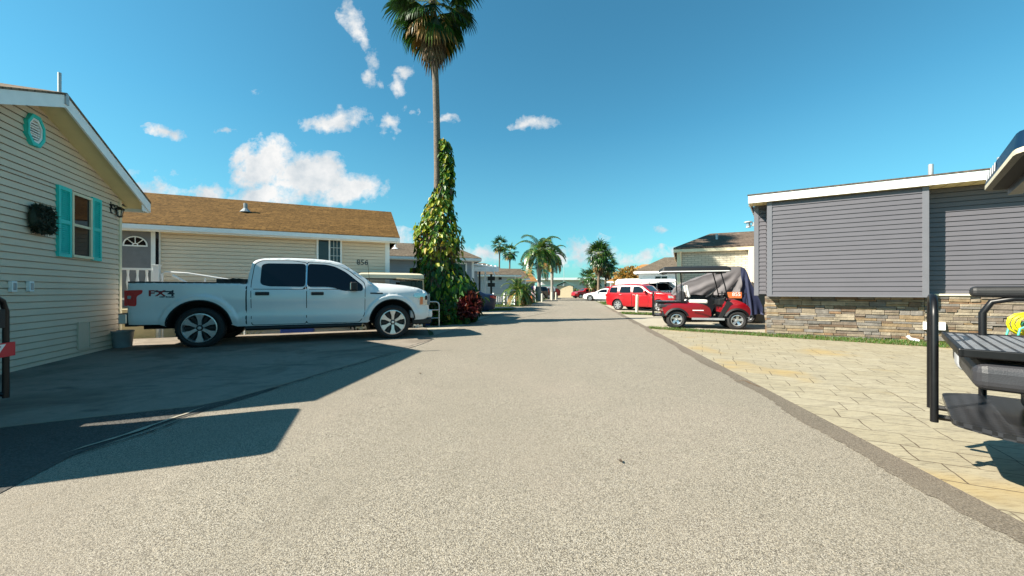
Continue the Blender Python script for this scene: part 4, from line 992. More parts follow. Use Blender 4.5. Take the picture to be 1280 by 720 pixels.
# ---------------------------------------------------------------- the white pickup
def pickup():
    t = thing('pickup_truck', 'white crew cab pickup truck parked beside the beige house', 'pickup truck', FT.o, FT.rz)
    rail, WB, rw = 1.305, 3.683, .402
    sil = [(-1.10, .50), (-1.115, .75), (-1.125, 1.10), (-1.11, 1.27), (-1.08, rail), (.772, rail)]
    cab = [(.776, rail + .01), (.79, 1.5), (.835, 1.73), (.90, 1.80), (1.05, 1.845), (1.5, 1.868), (2.0, 1.865), (2.35, 1.835), (2.52, 1.795), (2.62, 1.75), (2.9, 1.56), (3.22, 1.335)]
    nose = [(3.24, 1.325), (3.6, 1.305), (4.0, 1.265), (4.3, 1.215), (4.48, 1.14), (4.545, 1.05), (4.56, .80), (4.575, .66), (4.57, .52), (4.52, .45)]
    S = dense(sil, .12) + dense(cab, .09) + dense(nose, .1)
    bot = [(4.30, .44)] + arch_pts(WB, .515, rw + .02, .44)[0:] + [(3.12, .41), (.62, .41)] + arch_pts(0, .525, rw + .02, .45) + [(-.62, .49)]
    outline = S + bot
    arcs = [(0, .525), (WB, .515)]
    def wf(x, z):
        w_ = .985
        if z > 1.16 and x > .74:
            w_ -= .05 * min(1, (z - 1.16) / .10) * .35 + max(0, z - 1.20) * .30
        if z < .66: w_ += .012 * math.sin(min(1, (.66 - z) / .16) * math.pi) - max(0, .52 - z) * .25
        w_ -= .010 * math.exp(-((z - .69) / .02) ** 2)
        w_ += .012 * math.exp(-((z - .98) / .10) ** 2)
        for xc, r in arcs:
            d = math.hypot(x - xc, z - rw - .02) - r
            if z > .45: q_ = max(0, min(1, (.135 - d) / .045)); w_ += .030 * q_ * q_ * (3 - 2 * q_) * min(1, (z - .45) / .2)
        if x > 3.5: w_ -= .16 * ((x - 3.5) / 1.08) ** 2.6
        if x > 3.2 and z > 1.1: w_ -= .10 * (z - 1.1) / .2
        if x < -.8: w_ -= .035 * ((-.8 - x) / .32) ** 2
        d = poly_d((x, z), S); r = .05
        if d < r: w_ -= r - math.sqrt(max(0, r * r - (r - d) ** 2))
        return w_
    extra = []
    for i, p in enumerate(S):
        a, c = S[max(0, i - 1)], S[min(len(S) - 1, i + 1)]; tx, tz = c[0] - a[0], c[1] - a[1]; l = math.hypot(tx, tz)
        for d in (.010, .026, .05): extra.append((p[0] + tz / l * d, p[1] - tx / l * d))
    for xc, r in arcs:
        for rr in (.04, .088, .10, .118, .136, .155):
            for k in range(1, 36): extra.append((xc + (r + rr) * math.cos(math.pi * k / 36), rw + .02 + (r + rr) * math.sin(math.pi * k / 36)))
    b = MB()
    panel(b, outline, wf, 0, 0, .09, extra)
    tail = dense(sil[:5], .1); across(b, tail, wf, 0, 0, 0, .012, 8)
    across(b, dense(cab, .09), wf, 0, 0, 0, .018, 10); across(b, dense(nose, .08), wf, 0, 0, 0, .03, 12)
    # wheel wells and chassis, the open bed
    for xc, r in arcs:
        A = arch_pts(xc, r + .002, rw + .02, .44)
        for s in (1, -1):
            n = len(A); b.add([(p[0], s * (wf(*p) - .002), p[1]) for p in A] + [(p[0], s * .62, p[1]) for p in A], [(i, i + 1, n + i + 1, n + i) for i in range(n - 1)], 1)
            b.add([(p[0], s * .62, p[1]) for p in A], [tuple(range(n))], 1)
    b.box(-1.0, 4.4, -.60, .60, .38, .80, 1); b.box(.60, 3.10, -.90, .90, .39, .46, 1)
    b.add([(-1.05, -.80, 1.29), (.75, -.80, 1.29), (.75, .80, 1.29), (-1.05, .80, 1.29), (-1.05, -.80, .86), (.75, -.80, .86), (.75, .80, .86), (-1.05, .80, .86)], [(0, 1, 5, 4), (1, 2, 6, 5), (2, 3, 7, 6), (3, 0, 4, 7), (4, 5, 6, 7)], 1)
    body = b.build('body', [MT['truck_paint'], MT['dark']], t, smooth=32)
    b = MB()
    for s in (1, -1):
        y0, y1 = sorted((s * .79, s * .955)); b.box(-1.09, .765, y0, y1, rail - .012, rail + .016)
    b.box(-1.115, -1.03, -.90, .90, rail - .02, rail + .014); b.build('bed_rail', MT['black_plastic'], t, bevel=.006)
    b = MB(); b.tube([(.52, -.86, rail + .055), (.52, .86, rail + .055)], .05, 10); b.tube([(.62, -.86, rail + .045), (.62, .86, rail + .045)], .055, 10); b.box(.24, .76, -.86, .86, rail + .016, rail + .085); b.tube([(.40, -.86, rail + .04), (.40, .86, rail + .04)], .035, 10)
    b.build('rolled_cover', MT['black_plastic'], t, smooth=50)
    for s in (1, -1):
        b = MB(); panel(b, [(.764, .47), (.788, .44), (.788, 1.30), (.764, 1.30)], wf, .0025, 0, .1, sides=(s,)); b.build('cab_gap', MT['dark'], t)
    # doors
    def door(poly, hx, hz, win):
        for s in (1, -1):
            b = MB(); pl = rounded(poly, .05, 3)
            cx_ = sum(p[0] for p in pl) / len(pl); cz_ = sum(p[1] for p in pl) / len(pl)
            panel(b, [(p[0] + (.012 if p[0] > cx_ else -.012), p[1] + (.012 if p[1] > cz_ else -.012)) for p in pl], wf, .0012, 1, .1, (), sides=(s,))
            panel(b, pl, wf, .0032, 0, .085, extra, sides=(s,))
            d = b.build('door', [MT['truck_paint'], MT['dark']], t, smooth=32)
            b = MB(); w_ = wf(hx, hz) + .004; y0, y1 = sorted((s * w_, s * (w_ + .028))); b.box(hx - .125, hx + .125, y0, y1, hz - .036, hz + .036)
            b.build('handle', MT['black_plastic'], d, bevel=.012)
            b = MB(); wp = rounded(win, .07, 4)
            panel(b, wp, wf, .0062, 0, .1, (), sides=(s,)); b.build('window', MT['glass_dark'], d, smooth=40)
    door([(.875, .435), (1.87, .435), (1.87, 1.76), (1.60, 1.80), (1.02, 1.785), (.90, 1.70), (.86, 1.3)], 1.06, 1.085, [(1.01, 1.28), (1.16, 1.238), (1.85, 1.232), (1.85, 1.745), (1.12, 1.735), (1.02, 1.70)])
    door([(1.885, .435), (2.95, .435), (3.055, .62), (3.065, 1.2), (3.05, 1.325), (2.72, 1.60), (2.52, 1.71), (2.3, 1.765), (1.885, 1.78)], 2.09, 1.085, [(1.885, 1.232), (2.28, 1.232), (2.42, 1.215), (2.56, 1.155), (2.68, 1.14), (3.02, 1.14), (3.02, 1.27), (2.66, 1.575), (2.44, 1.695), (2.25, 1.74), (1.885, 1.747)])
    for s in (1, -1):
        b = MB(); panel(b, [(1.862, 1.236), (1.882, 1.236), (1.882, 1.745), (1.862, 1.745)], wf, .009, 0, .1, sides=(s,)); b.build('pillar_trim', MT['chrome'], t)
    # glass fore and aft
    b = MB(); across(b, dense([(2.70, 1.70), (2.9, 1.56), (3.18, 1.362)], .08), wf, .10, .006, 0, .02, 10); b.build('windshield', MT['glass_blue'], t, smooth=50)
    b = MB(); across(b, dense([(.783, 1.40), (.79, 1.5), (.825, 1.69)], .08), wf, .16, .006, 0, .02, 10); b.build('rear_window', MT['glass_dark'], t, smooth=50)
    # lamps
    for s in (1, -1):
        b = MB(); panel(b, rounded([(-1.09, .86), (-1.10, 1.15), (-.86, 1.16), (-.872, 1.09), (-.95, 1.04), (-.955, .88), (-.97, .85)], .025, 2), wf, .010, 0, .06, sides=(s,), edge=True)
        y0, y1 = sorted((s * .80, s * .955)); b.box(-1.142, -1.10, y0, y1, .86, 1.15)
        tl = b.build('tail_lamp', MT['lamp_red'], t, smooth=40)
        b = MB(); panel(b, rounded([(-1.088, .99), (-1.088, 1.05), (-1.03, 1.05), (-1.03, .99)], .012, 2), wf, .014, 0, .06, sides=(s,)); b.build('reverse_lens', MT['lamp_clear'], tl)
        b = MB(); panel(b, rounded([(4.16, 1.00), (4.19, 1.085), (4.32, 1.10), (4.52, 1.06), (4.535, .80), (4.32, .79), (4.30, .96)], .02, 2), wf, .008, 0, .06, sides=(s,), edge=True)
        y0, y1 = sorted((s * .60, s * .86)); b.box(4.50, 4.58, y0, y1, .80, 1.06)
        hl = b.build('headlight', MT['lamp_clear'], t, smooth=40)
        b = MB(); panel(b, rounded([(4.33, .81), (4.335, 1.0), (4.40, 1.0), (4.40, .81)], .015, 2), wf, .012, 0, .06, sides=(s,)); b.build('marker_lens', MT['lamp_amber'], hl)
        b = MB(); panel(b, rounded([(4.455, .92), (4.455, 1.02), (4.51, 1.02), (4.51, .92)], .012, 2), wf, .012, 0, .06, sides=(s,)); b.build('lamp_cell', MT['dark'], hl)
        b = MB(); panel(b, rounded([(3.18, 1.075), (3.18, 1.105), (3.46, 1.10), (3.46, 1.07)], .012, 2), wf, .008, 0, .08, sides=(s,), edge=True); b.build('fender_badge', MT['black_plastic'], t)
        # mirror
        b = MB(); y0, y1 = sorted((s * 1.0, s * 1.24)); b.box(2.76, 2.90, y0, y1, 1.15, 1.34); y0, y1 = sorted((s * .93, s * 1.06)); b.box(2.80, 2.86, y0, y1, 1.14, 1.19)
        mr = b.build('mirror', MT['black_plastic'], t, bevel=.035, seg=3)
        b = MB(); y0, y1 = sorted((s * 1.02, s * 1.22)); b.box(2.752, 2.76, y0, y1, 1.175, 1.32); b.build('mirror_glass', MT['chrome'], mr)
        b = MB(); y0, y1 = sorted((s * .83, s * .985)); b.tube([(.75, s * .93, .36), (3.0, s * .93, .36)], .045, 8); b.build('side_step', MT['black_plastic'], t, smooth=50)
        # fender lips
        for xc, r in arcs:
            A = arch_pts(xc, r - .004, rw + .02, .46, 22); B_ = arch_pts(xc, r + .018, rw + .02, .46, 22); b = MB(); n = 23
            b.add([(p[0], s * (wf(*q) + .006), p[1]) for p, q in zip(A, B_)] + [(p[0], s * (wf(*p) + .004), p[1]) for p in B_], [(i, i + 1, n + i + 1, n + i) for i in range(n - 1)])
            b.build('arch_trim', MT['truck_paint'] if 0 else MT['black_plastic'], t)
    b = MB(); b.box(-1.24, -1.12, -.93, .93, .52, .70); b.box(-1.25, -1.12, -.90, .90, .695, .715, 1); b.box(-1.20, -1.0, -.25, .25, .42, .52, 1); b.box(-1.16, -.98, -.9, .9, .46, .53, 1)
    b.build('rear_bumper', [MT['chrome'], MT['black_plastic']], t, bevel=.02)
    b = MB(); b.box(4.30, 4.66, -.80, .80, .47, .675); b.box(4.1, 4.55, -.86, .86, .47, .675)
    b.build('front_bumper', MT['truck_paint'], t, bevel=.05, seg=3)
    b = MB(); b.box(4.45, 4.665, -.62, .62, .30, .47, 0); b.box(4.15, 4.60, -.84, .84, .32, .475, 0); b.build('air_dam', MT['black_plastic'], t, bevel=.03)
    b = MB(); b.box(4.45, 4.605, -.60, .60, .72, 1.10); 
    for k in range(3): b.box(4.60, 4.625, -.60, .60, .78 + k * .12, .83 + k * .12, 1)
    b.build('grille', [MT['black_plastic'], MT['chrome']], t, bevel=.008)
    for s in (1, -1):
        b = MB(); w_ = .85; panel(b, rounded([(4.30, .55), (4.30, .64), (4.42, .64), (4.42, .55)], .015, 2), lambda x, z: .862, .004, 0, .1, sides=(s,)); b.build('tow_hook_opening', MT['dark'], t)
    b = MB(); b.tube([(3.24, .62, 1.31), (3.18, .66, 1.98)], .006, 5); b.build('antenna', MT['black_metal'], t)
    # bed side lettering
    for s in (-1,):
        rot = Matrix.Translation((0, 0, 0))
        for body_, xx, zz, sz, mt in (('F', -.735, 1.09, .155, 'red_ink'), ('X', -.60, 1.09, .155, 'red_ink'), ('4', -.44, 1.09, .155, 'dark_ink'), ('OFF ROAD', -.50, 1.022, .042, 'dark_ink')):
            yy_ = -(wf(xx, zz) + .003)
            text_mesh('bed_lettering', body_, sz, MT[mt], Matrix.Translation((xx, yy_, zz)) @ UPY @ Matrix.Diagonal((1.35 if sz > .1 else 1.1, 1, 1, 1)), t, .0015, .03)
        b = MB(); panel(b, [(-.70, 1.115), (-.68, 1.14), (-.40, 1.14), (-.42, 1.115)], wf, .0025, 0, .1, sides=(s,)); b.build('bed_decal', MT['dark_ink'], t)
    for x in (0, WB):
        for y in (-.86, .86): make_wheel(t, x, y, rw, .25, .287, 'truck')
    b = MB(); b.tube([(-1.1, .3, .40), (-.3, .35, .40)], .04, 8); b.tube([(0, -.8, rw), (0, .8, rw)], .06, 8); b.tube([(WB, -.8, rw), (WB, .8, rw)], .05, 8); b.lathe([(0, -.14), (.14, -.1), (.16, 0), (.14, .1), (0, .14)], 12, Matrix.Translation((0, 0, rw)) @ Matrix.Rotation(R(90), 4, 'Y')); b.build('axle', MT['dark'], t)
    return t
pickup()

# ---------------------------------------------------------------- other cars
def make_car(name, label, cat, loc, rz, paint, S, WB, W, tw, belt, wins, ws, rw_, doors=(), zb=.26, tumble=.28, rim='multi', tail=None, head=None, scale=1.0, group=None, seat_z=None, rail=False, trimm='black_plastic', wd=.21):
    t = thing(name, label, cat, loc, rz, group, scale)
    S = dense(S, .1); xa, xb_ = min(p[0] for p in S), max(p[0] for p in S)
    arcs = [(0, tw + .075), (WB, tw + .075)]
    def wf(x, z):
        w_ = W - max(0, z - belt) * tumble - max(0, .5 - z) * .12 - .012 * ((z - .75) / .3) ** 2 * (z < 1.0)
        for xc, r in arcs:
            d = math.hypot(x - xc, z - tw) - r; w_ += .02 * math.exp(-(max(0, d) / .08) ** 2)
        e = (x - (xb_ - .75)) / .75
        if e > 0: w_ -= .20 * e ** 2.4
        e = ((xa + .55) - x) / .55
        if e > 0: w_ -= .12 * e ** 2.4
        d = poly_d((x, z), S); r = .06
        if d < r: w_ -= r - math.sqrt(max(0, r * r - (r - d) ** 2))
        return w_
    extra = []
    for i, p in enumerate(S):
        a, c = S[max(0, i - 1)], S[min(len(S) - 1, i + 1)]; tx, tz = c[0] - a[0], c[1] - a[1]; l = math.hypot(tx, tz)
        for d in (.012, .03, .06): extra.append((p[0] + tz / l * d, p[1] - tx / l * d))
    bot = [(WB + tw + .2, zb)] + arch_pts(WB, tw + .075, tw, zb) + arch_pts(0, tw + .075, tw, zb) + [(-tw - .18, zb + .03)]
    b = MB(); panel(b, S + bot, wf, 0, 0, .13, extra); across(b, S, wf, 0, 0, 0, .03, 8)
    for xc, r in arcs:
        A = arch_pts(xc, r, tw, zb); n = len(A)
        for s in (1, -1):
            b.add([(p[0], s * (wf(*p) - .002), p[1]) for p in A] + [(p[0], s * (W - .3), p[1]) for p in A], [(i, i + 1, n + i + 1, n + i) for i in range(n - 1)], 1)
            b.add([(p[0], s * (W - .3), p[1]) for p in A], [tuple(range(n))], 1)
    b.box(xa + .3, xb_ - .3, -W + .31, W - .31, zb - .03, .6, 1); b.box(.42, WB - .42, -W + .1, W - .1, zb - .01, zb + .06, 1)
    b.build('body', [MT[paint], MT['dark']], t, smooth=32)
    for poly in doors:
        for s in (1, -1):
            b = MB(); pl = rounded(poly, .05, 3); cx_ = sum(p[0] for p in pl) / len(pl); cz_ = sum(p[1] for p in pl) / len(pl)
            panel(b, [(p[0] + (.012 if p[0] > cx_ else -.012), p[1] + (.012 if p[1] > cz_ else -.012)) for p in pl], wf, .0015, 1, .13, (), sides=(s,))
            panel(b, pl, wf, .004, 0, .13, extra, sides=(s,)); d = b.build('door', [MT[paint], MT['dark']], t, smooth=32)
            hx, hz = min(p[0] for p in pl) + .14, belt - .11; w_ = wf(hx, hz) + .003; y0, y1 = sorted((s * w_, s * (w_ + .03)))
            b = MB(); b.box(hx - .09, hx + .09, y0, y1, hz - .022, hz + .022); b.build('handle', MT[paint] if paint != 'car_black' else MT['chrome'], d, bevel=.01)
    for wpoly in wins:
        for s in (1, -1):
            b = MB(); panel(b, rounded(wpoly, .06, 3), wf, .008, 0, .13, sides=(s,)); b.build('window', MT['glass_dark'], t, smooth=40)
    for nm, run in ws:
        b = MB(); across(b, dense(run, .08), wf, .11, .008, 0, .032, 8); b.build(nm, MT['glass_blue'], t, smooth=50)
    for s in (1, -1):
        if tail:
            b = MB(); panel(b, rounded(tail, .02, 2), wf, .010, 0, .08, sides=(s,), edge=True); x_ = min(p[0] for p in tail); z0, z1 = min(p[1] for p in tail), max(p[1] for p in tail)
            y0, y1 = sorted((s * (W - .32), s * (W - .10))); b.box(x_ - .03, x_ + .08, y0, y1, z0 + .02, z1 - .01); b.build('tail_lamp', MT['lamp_red'], t, smooth=40)
        if head:
            b = MB(); panel(b, rounded(head, .02, 2), wf, .010, 0, .08, sides=(s,), edge=True); x_ = max(p[0] for p in head); z0, z1 = min(p[1] for p in head), max(p[1] for p in head)
            y0, y1 = sorted((s * (W - .36), s * (W - .17))); b.box(x_ - .10, x_ + .03, y0, y1, z0 + .02, z1 - .01); b.build('headlight', MT['lamp_clear'], t, smooth=40)
        mx, mz = rw_; y0, y1 = sorted((s * (wf(mx, mz) - .01), s * (wf(mx, mz) + .19))); b = MB(); b.box(mx - .05, mx + .07, y0, y1, mz - .02, mz + .11); b.build('mirror', MT[paint], t, bevel=.03)
    b = MB(); b.box(xb_ - .16, xb_ + .02, -W + .28, W - .28, zb + .05, zb + .17); b.build('bumper_grille', MT['black_plastic'], t, bevel=.02)
    b = MB(); b.box(xa - .012, xa + .05, -.26, .26, .62, .74); b.build('licence_plate', MT['trim_white'], t, bevel=.006)
    for x in (0, WB):
        for y in (-W + wd / 2 + .005, W - wd / 2 - .005): make_wheel(t, x, y, tw, wd, tw * .68, rim, 0)
    if rail:
        for s in (1, -1):
            b = MB(); b.tube([(-.3, s * (W - .30), S[0][1] * 0 + rail), (.0, s * (W - .30), rail + .05), (1.2, s * (W - .30), rail + .05), (1.4, s * (W - .30), rail)], .016, 6); b.build('roof_rail', MT[paint], t)
    return t

HHR = dict(S=[(-.86, .34), (-.92, .62), (-.90, .95), (-.80, 1.15), (-.70, 1.42), (-.58, 1.54), (-.3, 1.59), (.4, 1.62), (1.1, 1.61), (1.5, 1.56), (1.62, 1.52), (2.12, 1.16), (2.25, 1.12), (2.8, 1.09), (3.25, 1.02), (3.45, .90), (3.53, .70), (3.54, .45), (3.46, .30)],
           WB=2.63, W=.875, tw=.33, belt=1.08, tumble=.34, zb=.26,
           wins=[[(-.60, 1.12), (-.03, 1.10), (-.05, 1.46), (-.52, 1.44)], [(.13, 1.10), (.88, 1.10), (.84, 1.48), (.15, 1.48)], [(1.02, 1.10), (1.86, 1.12), (1.80, 1.20), (1.50, 1.44), (1.36, 1.48), (1.0, 1.48)]],
           doors=[[(.36, .30), (.93, .30), (.93, 1.52), (.06, 1.52), (.06, .80), (.28, .55)], [(.955, .30), (1.95, .30), (2.0, .6), (1.98, 1.12), (1.55, 1.46), (1.4, 1.52), (.955, 1.52)]],
           ws=[('windshield', [(1.66, 1.49), (2.08, 1.19)]), ('rear_window', [(-.79, 1.18), (-.71, 1.40)])], rw_=(1.82, 1.12), tail=[(-.90, .86), (-.86, 1.04), (-.74, 1.04), (-.76, .86)], head=[(3.18, .80), (3.16, .95), (3.36, .93), (3.46, .80)])
def heading(a): return R(a)
a = -45; p = (6.33, 22.5)
n = (-math.sin(R(a)), math.cos(R(a)))
make_car('parked_car', 'red retro styled wagon parked behind the red golf cart', 'car', (p[0] + n[0] * .8, p[1] + n[1] * .8), R(a), 'car_red', scale=.95, rail=1.60, rim='multi', **HHR)

SEDAN = dict(S=[(-.95, .32), (-1.02, .55), (-1.02, .85), (-.95, .98), (-.5, 1.02), (-.1, 1.22), (.25, 1.36), (.65, 1.43), (1.1, 1.43), (1.5, 1.36), (2.15, 1.02), (2.3, .98), (3.0, .88), (3.4, .76), (3.58, .62), (3.6, .42), (3.5, .28)],
             WB=2.72, W=.88, tw=.33, belt=.95, tumble=.36, zb=.24,
             wins=[[(.0, 1.00), (.72, .98), (.72, 1.33), (.5, 1.33), (.28, 1.25)], [(.80, .98), (1.95, .99), (1.5, 1.27), (1.2, 1.34), (.80, 1.35)]],
             doors=[[(.40, .30), (.75, .30), (.75, 1.36), (.45, 1.36), (.1, 1.2), (-.08, 1.0), (.05, .8), (.3, .6)], [(.775, .30), (1.85, .30), (2.02, .6), (2.05, .99), (1.5, 1.30), (1.2, 1.37), (.775, 1.38)]],
             ws=[('windshield', [(1.55, 1.33), (2.12, 1.035)]), ('rear_window', [(-.46, 1.04), (.2, 1.34)])], rw_=(1.85, .98), tail=[(-1.0, .78), (-.98, .94), (-.70, .93), (-.74, .84)], head=[(3.1, .70), (3.05, .82), (3.3, .77), (3.48, .64)])
p = (-.95, 18.0); a = 197
ca, sa = math.cos(R(a)), math.sin(R(a))
make_car('parked_car', 'dark blue sedan parked nose in behind the red leaved bush', 'car', (p[0] + ca * 1.02, p[1] + sa * 1.02), R(a), 'car_blue', rim='five', **SEDAN)
# white sedan and red cars down the right side
g = (10.6, 47)
make_car('parked_car', 'white sedan parked nose left beyond the red wagon', 'car', (11.9, 43.4), R(157), 'car_white', rim='five', **SEDAN)
make_car('parked_car', 'small red car at the far right end of the street', 'car', (13.2, 62), R(200), 'car_red', rim='multi', **HHR)
SUV = dict(S=[(-.90, .42), (-.98, .7), (-.96, 1.05), (-.86, 1.5), (-.72, 1.72), (-.4, 1.78), (.6, 1.81), (1.3, 1.80), (1.7, 1.74), (2.35, 1.22), (2.5, 1.17), (3.3, 1.08), (3.68, .98), (3.78, .8), (3.8, .5), (3.7, .36)],
           WB=2.85, W=.95, tw=.37, belt=1.14, tumble=.26, zb=.34,
           wins=[[(-.70, 1.2), (.05, 1.18), (.05, 1.62), (-.6, 1.62)], [(.14, 1.18), (.95, 1.18), (.95, 1.66), (.14, 1.65)], [(1.04, 1.18), (2.1, 1.20), (1.62, 1.6), (1.45, 1.66), (1.04, 1.66)]],
           doors=[[(.46, .40), (1.0, .40), (1.0, 1.70), (.1, 1.70), (.1, .85), (.35, .65)], [(1.02, .40), (2.2, .40), (2.3, .7), (2.25, 1.2), (1.7, 1.64), (1.5, 1.71), (1.02, 1.71)]],
           ws=[('windshield', [(1.76, 1.69), (2.30, 1.26)]), ('rear_window', [(-.85, 1.52), (-.93, 1.2)][::-1])], rw_=(2.1, 1.2), tail=[(-.96, .98), (-.93, 1.3), (-.84, 1.3), (-.84, .98)], head=[(3.42, .86), (3.4, 1.04), (3.62, .98), (3.74, .86)])
make_car('parked_car', 'red sport utility vehicle half hidden behind the white sedan', 'car', (15.2, 54), R(185), 'car_red', rim='five', **SUV)
make_car('parked_car', 'black sport utility vehicle parked under the royal palms on the left', 'car', (3.9, 53), R(205), 'car_black', rim='five', **SUV)
make_car('parked_car', 'white sport utility vehicle behind the white roofed golf cart', 'car', (9.0, 25.8), R(-28), 'car_white', rim='five', **SUV)
VAN = dict(S=[(-1.25, .45), (-1.32, .7), (-1.30, 1.4), (-1.2, 2.2), (-1.05, 2.36), (-.4, 2.42), (1.6, 2.42), (2.1, 2.30), (2.5, 1.95), (3.05, 1.34), (3.2, 1.25), (3.75, 1.12), (3.95, .95), (4.0, .55), (3.9, .38)],
           WB=3.3, W=.98, tw=.36, belt=1.25, tumble=.12, zb=.36,
           wins=[[(-.9, 1.45), (.2, 1.45), (.2, 1.90), (-.85, 1.90)], [(.5, 1.45), (1.5, 1.45), (1.5, 1.90), (.5, 1.90)], [(1.72, 1.36), (2.8, 1.36), (2.4, 1.85), (1.72, 1.90)]],
           doors=[[(1.64, .42), (2.7, .42), (2.95, .8), (2.95, 1.34), (2.45, 1.92), (2.3, 1.98), (1.64, 1.98)]],
           ws=[('windshield', [(2.52, 1.92), (3.02, 1.38)])], rw_=(2.8, 1.32), tail=[(-1.30, .95), (-1.29, 1.35), (-1.2, 1.35), (-1.2, .95)], head=[(3.6, .88), (3.58, 1.05), (3.8, 1.0), (3.92, .88)])
make_car('camper_van', 'white high roofed camper van behind the red wagon', 'van', (9.0, 28.6), R(-22), 'car_white', rim='five', scale=.85, **VAN)

# ---------------------------------------------------------------- golf carts
def golf_cart(label, loc, rz, body, roof, seat, z=0.0, tyre=.255, plate_txt=None, front_plate=None, bar_sign=None, deck=True, hip=True, loop=True, roof_x=(-.50, 1.72), roof_z=1.78, stripe=True, logo=False, windshield=False, frame='black_metal', footplate=True, rims='alloy', cargo=None, rail_loop=None, seatback=True, kit_dx=0.0):
    """rear axle at the origin, facing +x, with a rear facing flip seat"""
    t = thing('golf_cart', label, 'golf cart', (loc[0], loc[1], z), rz)
    WB, W = 1.64, .58
    # tub: cowl, floor and rear body from an outline
    S = [(-.38, .52), (-.42, .66), (-.34, .77), (.0, .81), (.5, .79), (.82, .72), (.96, .60), (.98, .40)]
    def wf(x, zz): return W - .02 * ((x) / .4) ** 2 - max(0, zz - .74) * .6
    b = MB()
    out_ = dense(smooth_pts(S, 1), .06) + [(.90, .33), (.40, .33)] + arch_pts(0, .315, .27, .36, 10) + [(-.35, .45)]
    panel(b, out_, wf, 0, 0, .08); across(b, dense(smooth_pts(S, 1), .06), wf, 0, 0, 0, .01, 6)
    A = arch_pts(0, .315, .27, .36, 10)
    for s in (1, -1): b.add([(p[0], s * (wf(*p) - .001), p[1]) for p in A] + [(p[0], s * .3, p[1]) for p in A], [(i, i + 1, 12 + i, 11 + i) for i in range(10)], 1)
    b.box(-.34, .9, -.30, .30, .30, .68, 1)
    b.build('rear_body', [MT[body], MT['dark']], t, smooth=35)
    S2 = [(1.28, .50), (1.30, .80), (1.38, .90), (1.62, .88), (1.86, .78), (2.00, .64), (2.02, .48), (1.96, .38)]
    def wf2(x, zz): return .56 - .10 * max(0, (x - 1.55) / .47) ** 2 - max(0, zz - .72) * .5
    b = MB(); o2 = dense(smooth_pts(S2, 1), .06) + arch_pts(WB, .31, .28, .42, 10)
    panel(b, o2, wf2, 0, 0, .07); across(b, dense(smooth_pts(S2, 1), .06), wf2, 0, 0, 0, .03, 8)
    A = arch_pts(WB, .31, .28, .42, 10)
    for s in (1, -1): b.add([(p[0], s * (wf2(*p) - .001), p[1]) for p in A] + [(p[0], s * .3, p[1]) for p in A], [(i, i + 1, 12 + i, 11 + i) for i in range(10)], 1)
    b.box(1.32, 1.95, -.30, .30, .34, .78, 1)
    cowl = b.build('front_cowl', [MT[body], MT['dark']], t, smooth=35)
    for s in (1, -1):
        b = MB(); y0, y1 = sorted((s * .28, s * .44)); b.box(1.93, 2.015, y0, y1, .60, .68); b.build('headlight', MT['lamp_clear'], cowl, bevel=.02)
    b = MB(); b.box(.85, 1.34, -.57, .57, .30, .345, 0); b.box(.42, 1.30, -.595, -.57, .28, .34, 1); b.box(.42, 1.30, .57, .595, .28, .34, 1)
    for s in (1, -1): y0, y1 = sorted((s * .50, s * .57)); b.add([(1.14, y0, .345), (1.24, y0, .345), (1.50, y0, .80), (1.38, y0, .86), (1.14, y1, .345), (1.24, y1, .345), (1.50, y1, .80), (1.38, y1, .86)], [(0, 1, 2, 3), (7, 6, 5, 4), (0, 4, 5, 1), (1, 5, 6, 2), (2, 6, 7, 3), (3, 7, 4, 0)], 0)
    b.box(1.30, 1.42, -.50, .50, .34, .86, 0); b.box(-.3, 1.6, -.25, .25, .22, .31, 2)
    b.build('floor', [MT['black_plastic'], MT['galv'], MT['dark']], t)
    for xc, ra, wq in ((0, .315, wf), (WB, .31, wf2)):
        zc = .27 if xc == 0 else .28
        A = arch_pts(xc, ra - .004, zc, .40, 16); B_ = arch_pts(xc, ra + .05, zc, .40, 16)
        for s in (1, -1):
            b = MB(); n = 17
            b.add([(p[0], s * (wq(*q) + .03), p[1]) for p, q in zip(A, B_)] + [(p[0], s * (wq(*p) + .006), p[1]) for p in B_] + [(p[0], s * (wq(*q) - .03), p[1]) for p, q in zip(A, B_)], [(i, i + 1, n + i + 1, n + i) for i in range(n - 1)] + [(i, i + 1, 2 * n + i + 1, 2 * n + i) for i in range(n - 1)])
            b.build('fender_flare', MT['black_plastic'], t, smooth=40)
    # seats
    b = MB(); b.box(.36, .88, -.52, .52, .76, .88); b.build('seat', MT[seat], t, bevel=.05, seg=3)
    b = MB(); b.box(.30, .80, -.5, .5, .70, .77); b.build('seat_box', MT['black_plastic'], t)
    if seatback:
        Mx = Matrix.Translation((.36, 0, .94)) @ Matrix.Rotation(R(-12), 4, 'Y')
        for y in (-.26, .26):
            b = MB(); b.box(-.05, .05, y - .235, y + .235, 0, .38, 0, Mx); b.build('backrest', MT[seat], t, bevel=.04, seg=3)
        b = MB()
        for y in (-.48, .48): b.tube([(.36, y, .70), (.31, y, 1.0), (.26, y, 1.30)], .014, 6)
        b.build('seat_frame', MT[frame], t)
    # armrests
    for s in ((1,) if hip == 'left' else (1, -1)) if hip else ():
        b = MB(); b.tube([(-.72, s * .57, .40), (-.72, s * .57, .98), (-.68, s * .57, 1.06), (-.58, s * .57, 1.085), (.0, s * .57, 1.085)], .020, 8); hr = b.build('hip_rail', MT[frame], t, smooth=50)
        b = MB(); b.box(-.78, .05, s * .57 - .04, s * .57 + .04, 1.092, 1.17); b.build('arm_pad', MT['black_plastic'], hr, bevel=.03, seg=3)
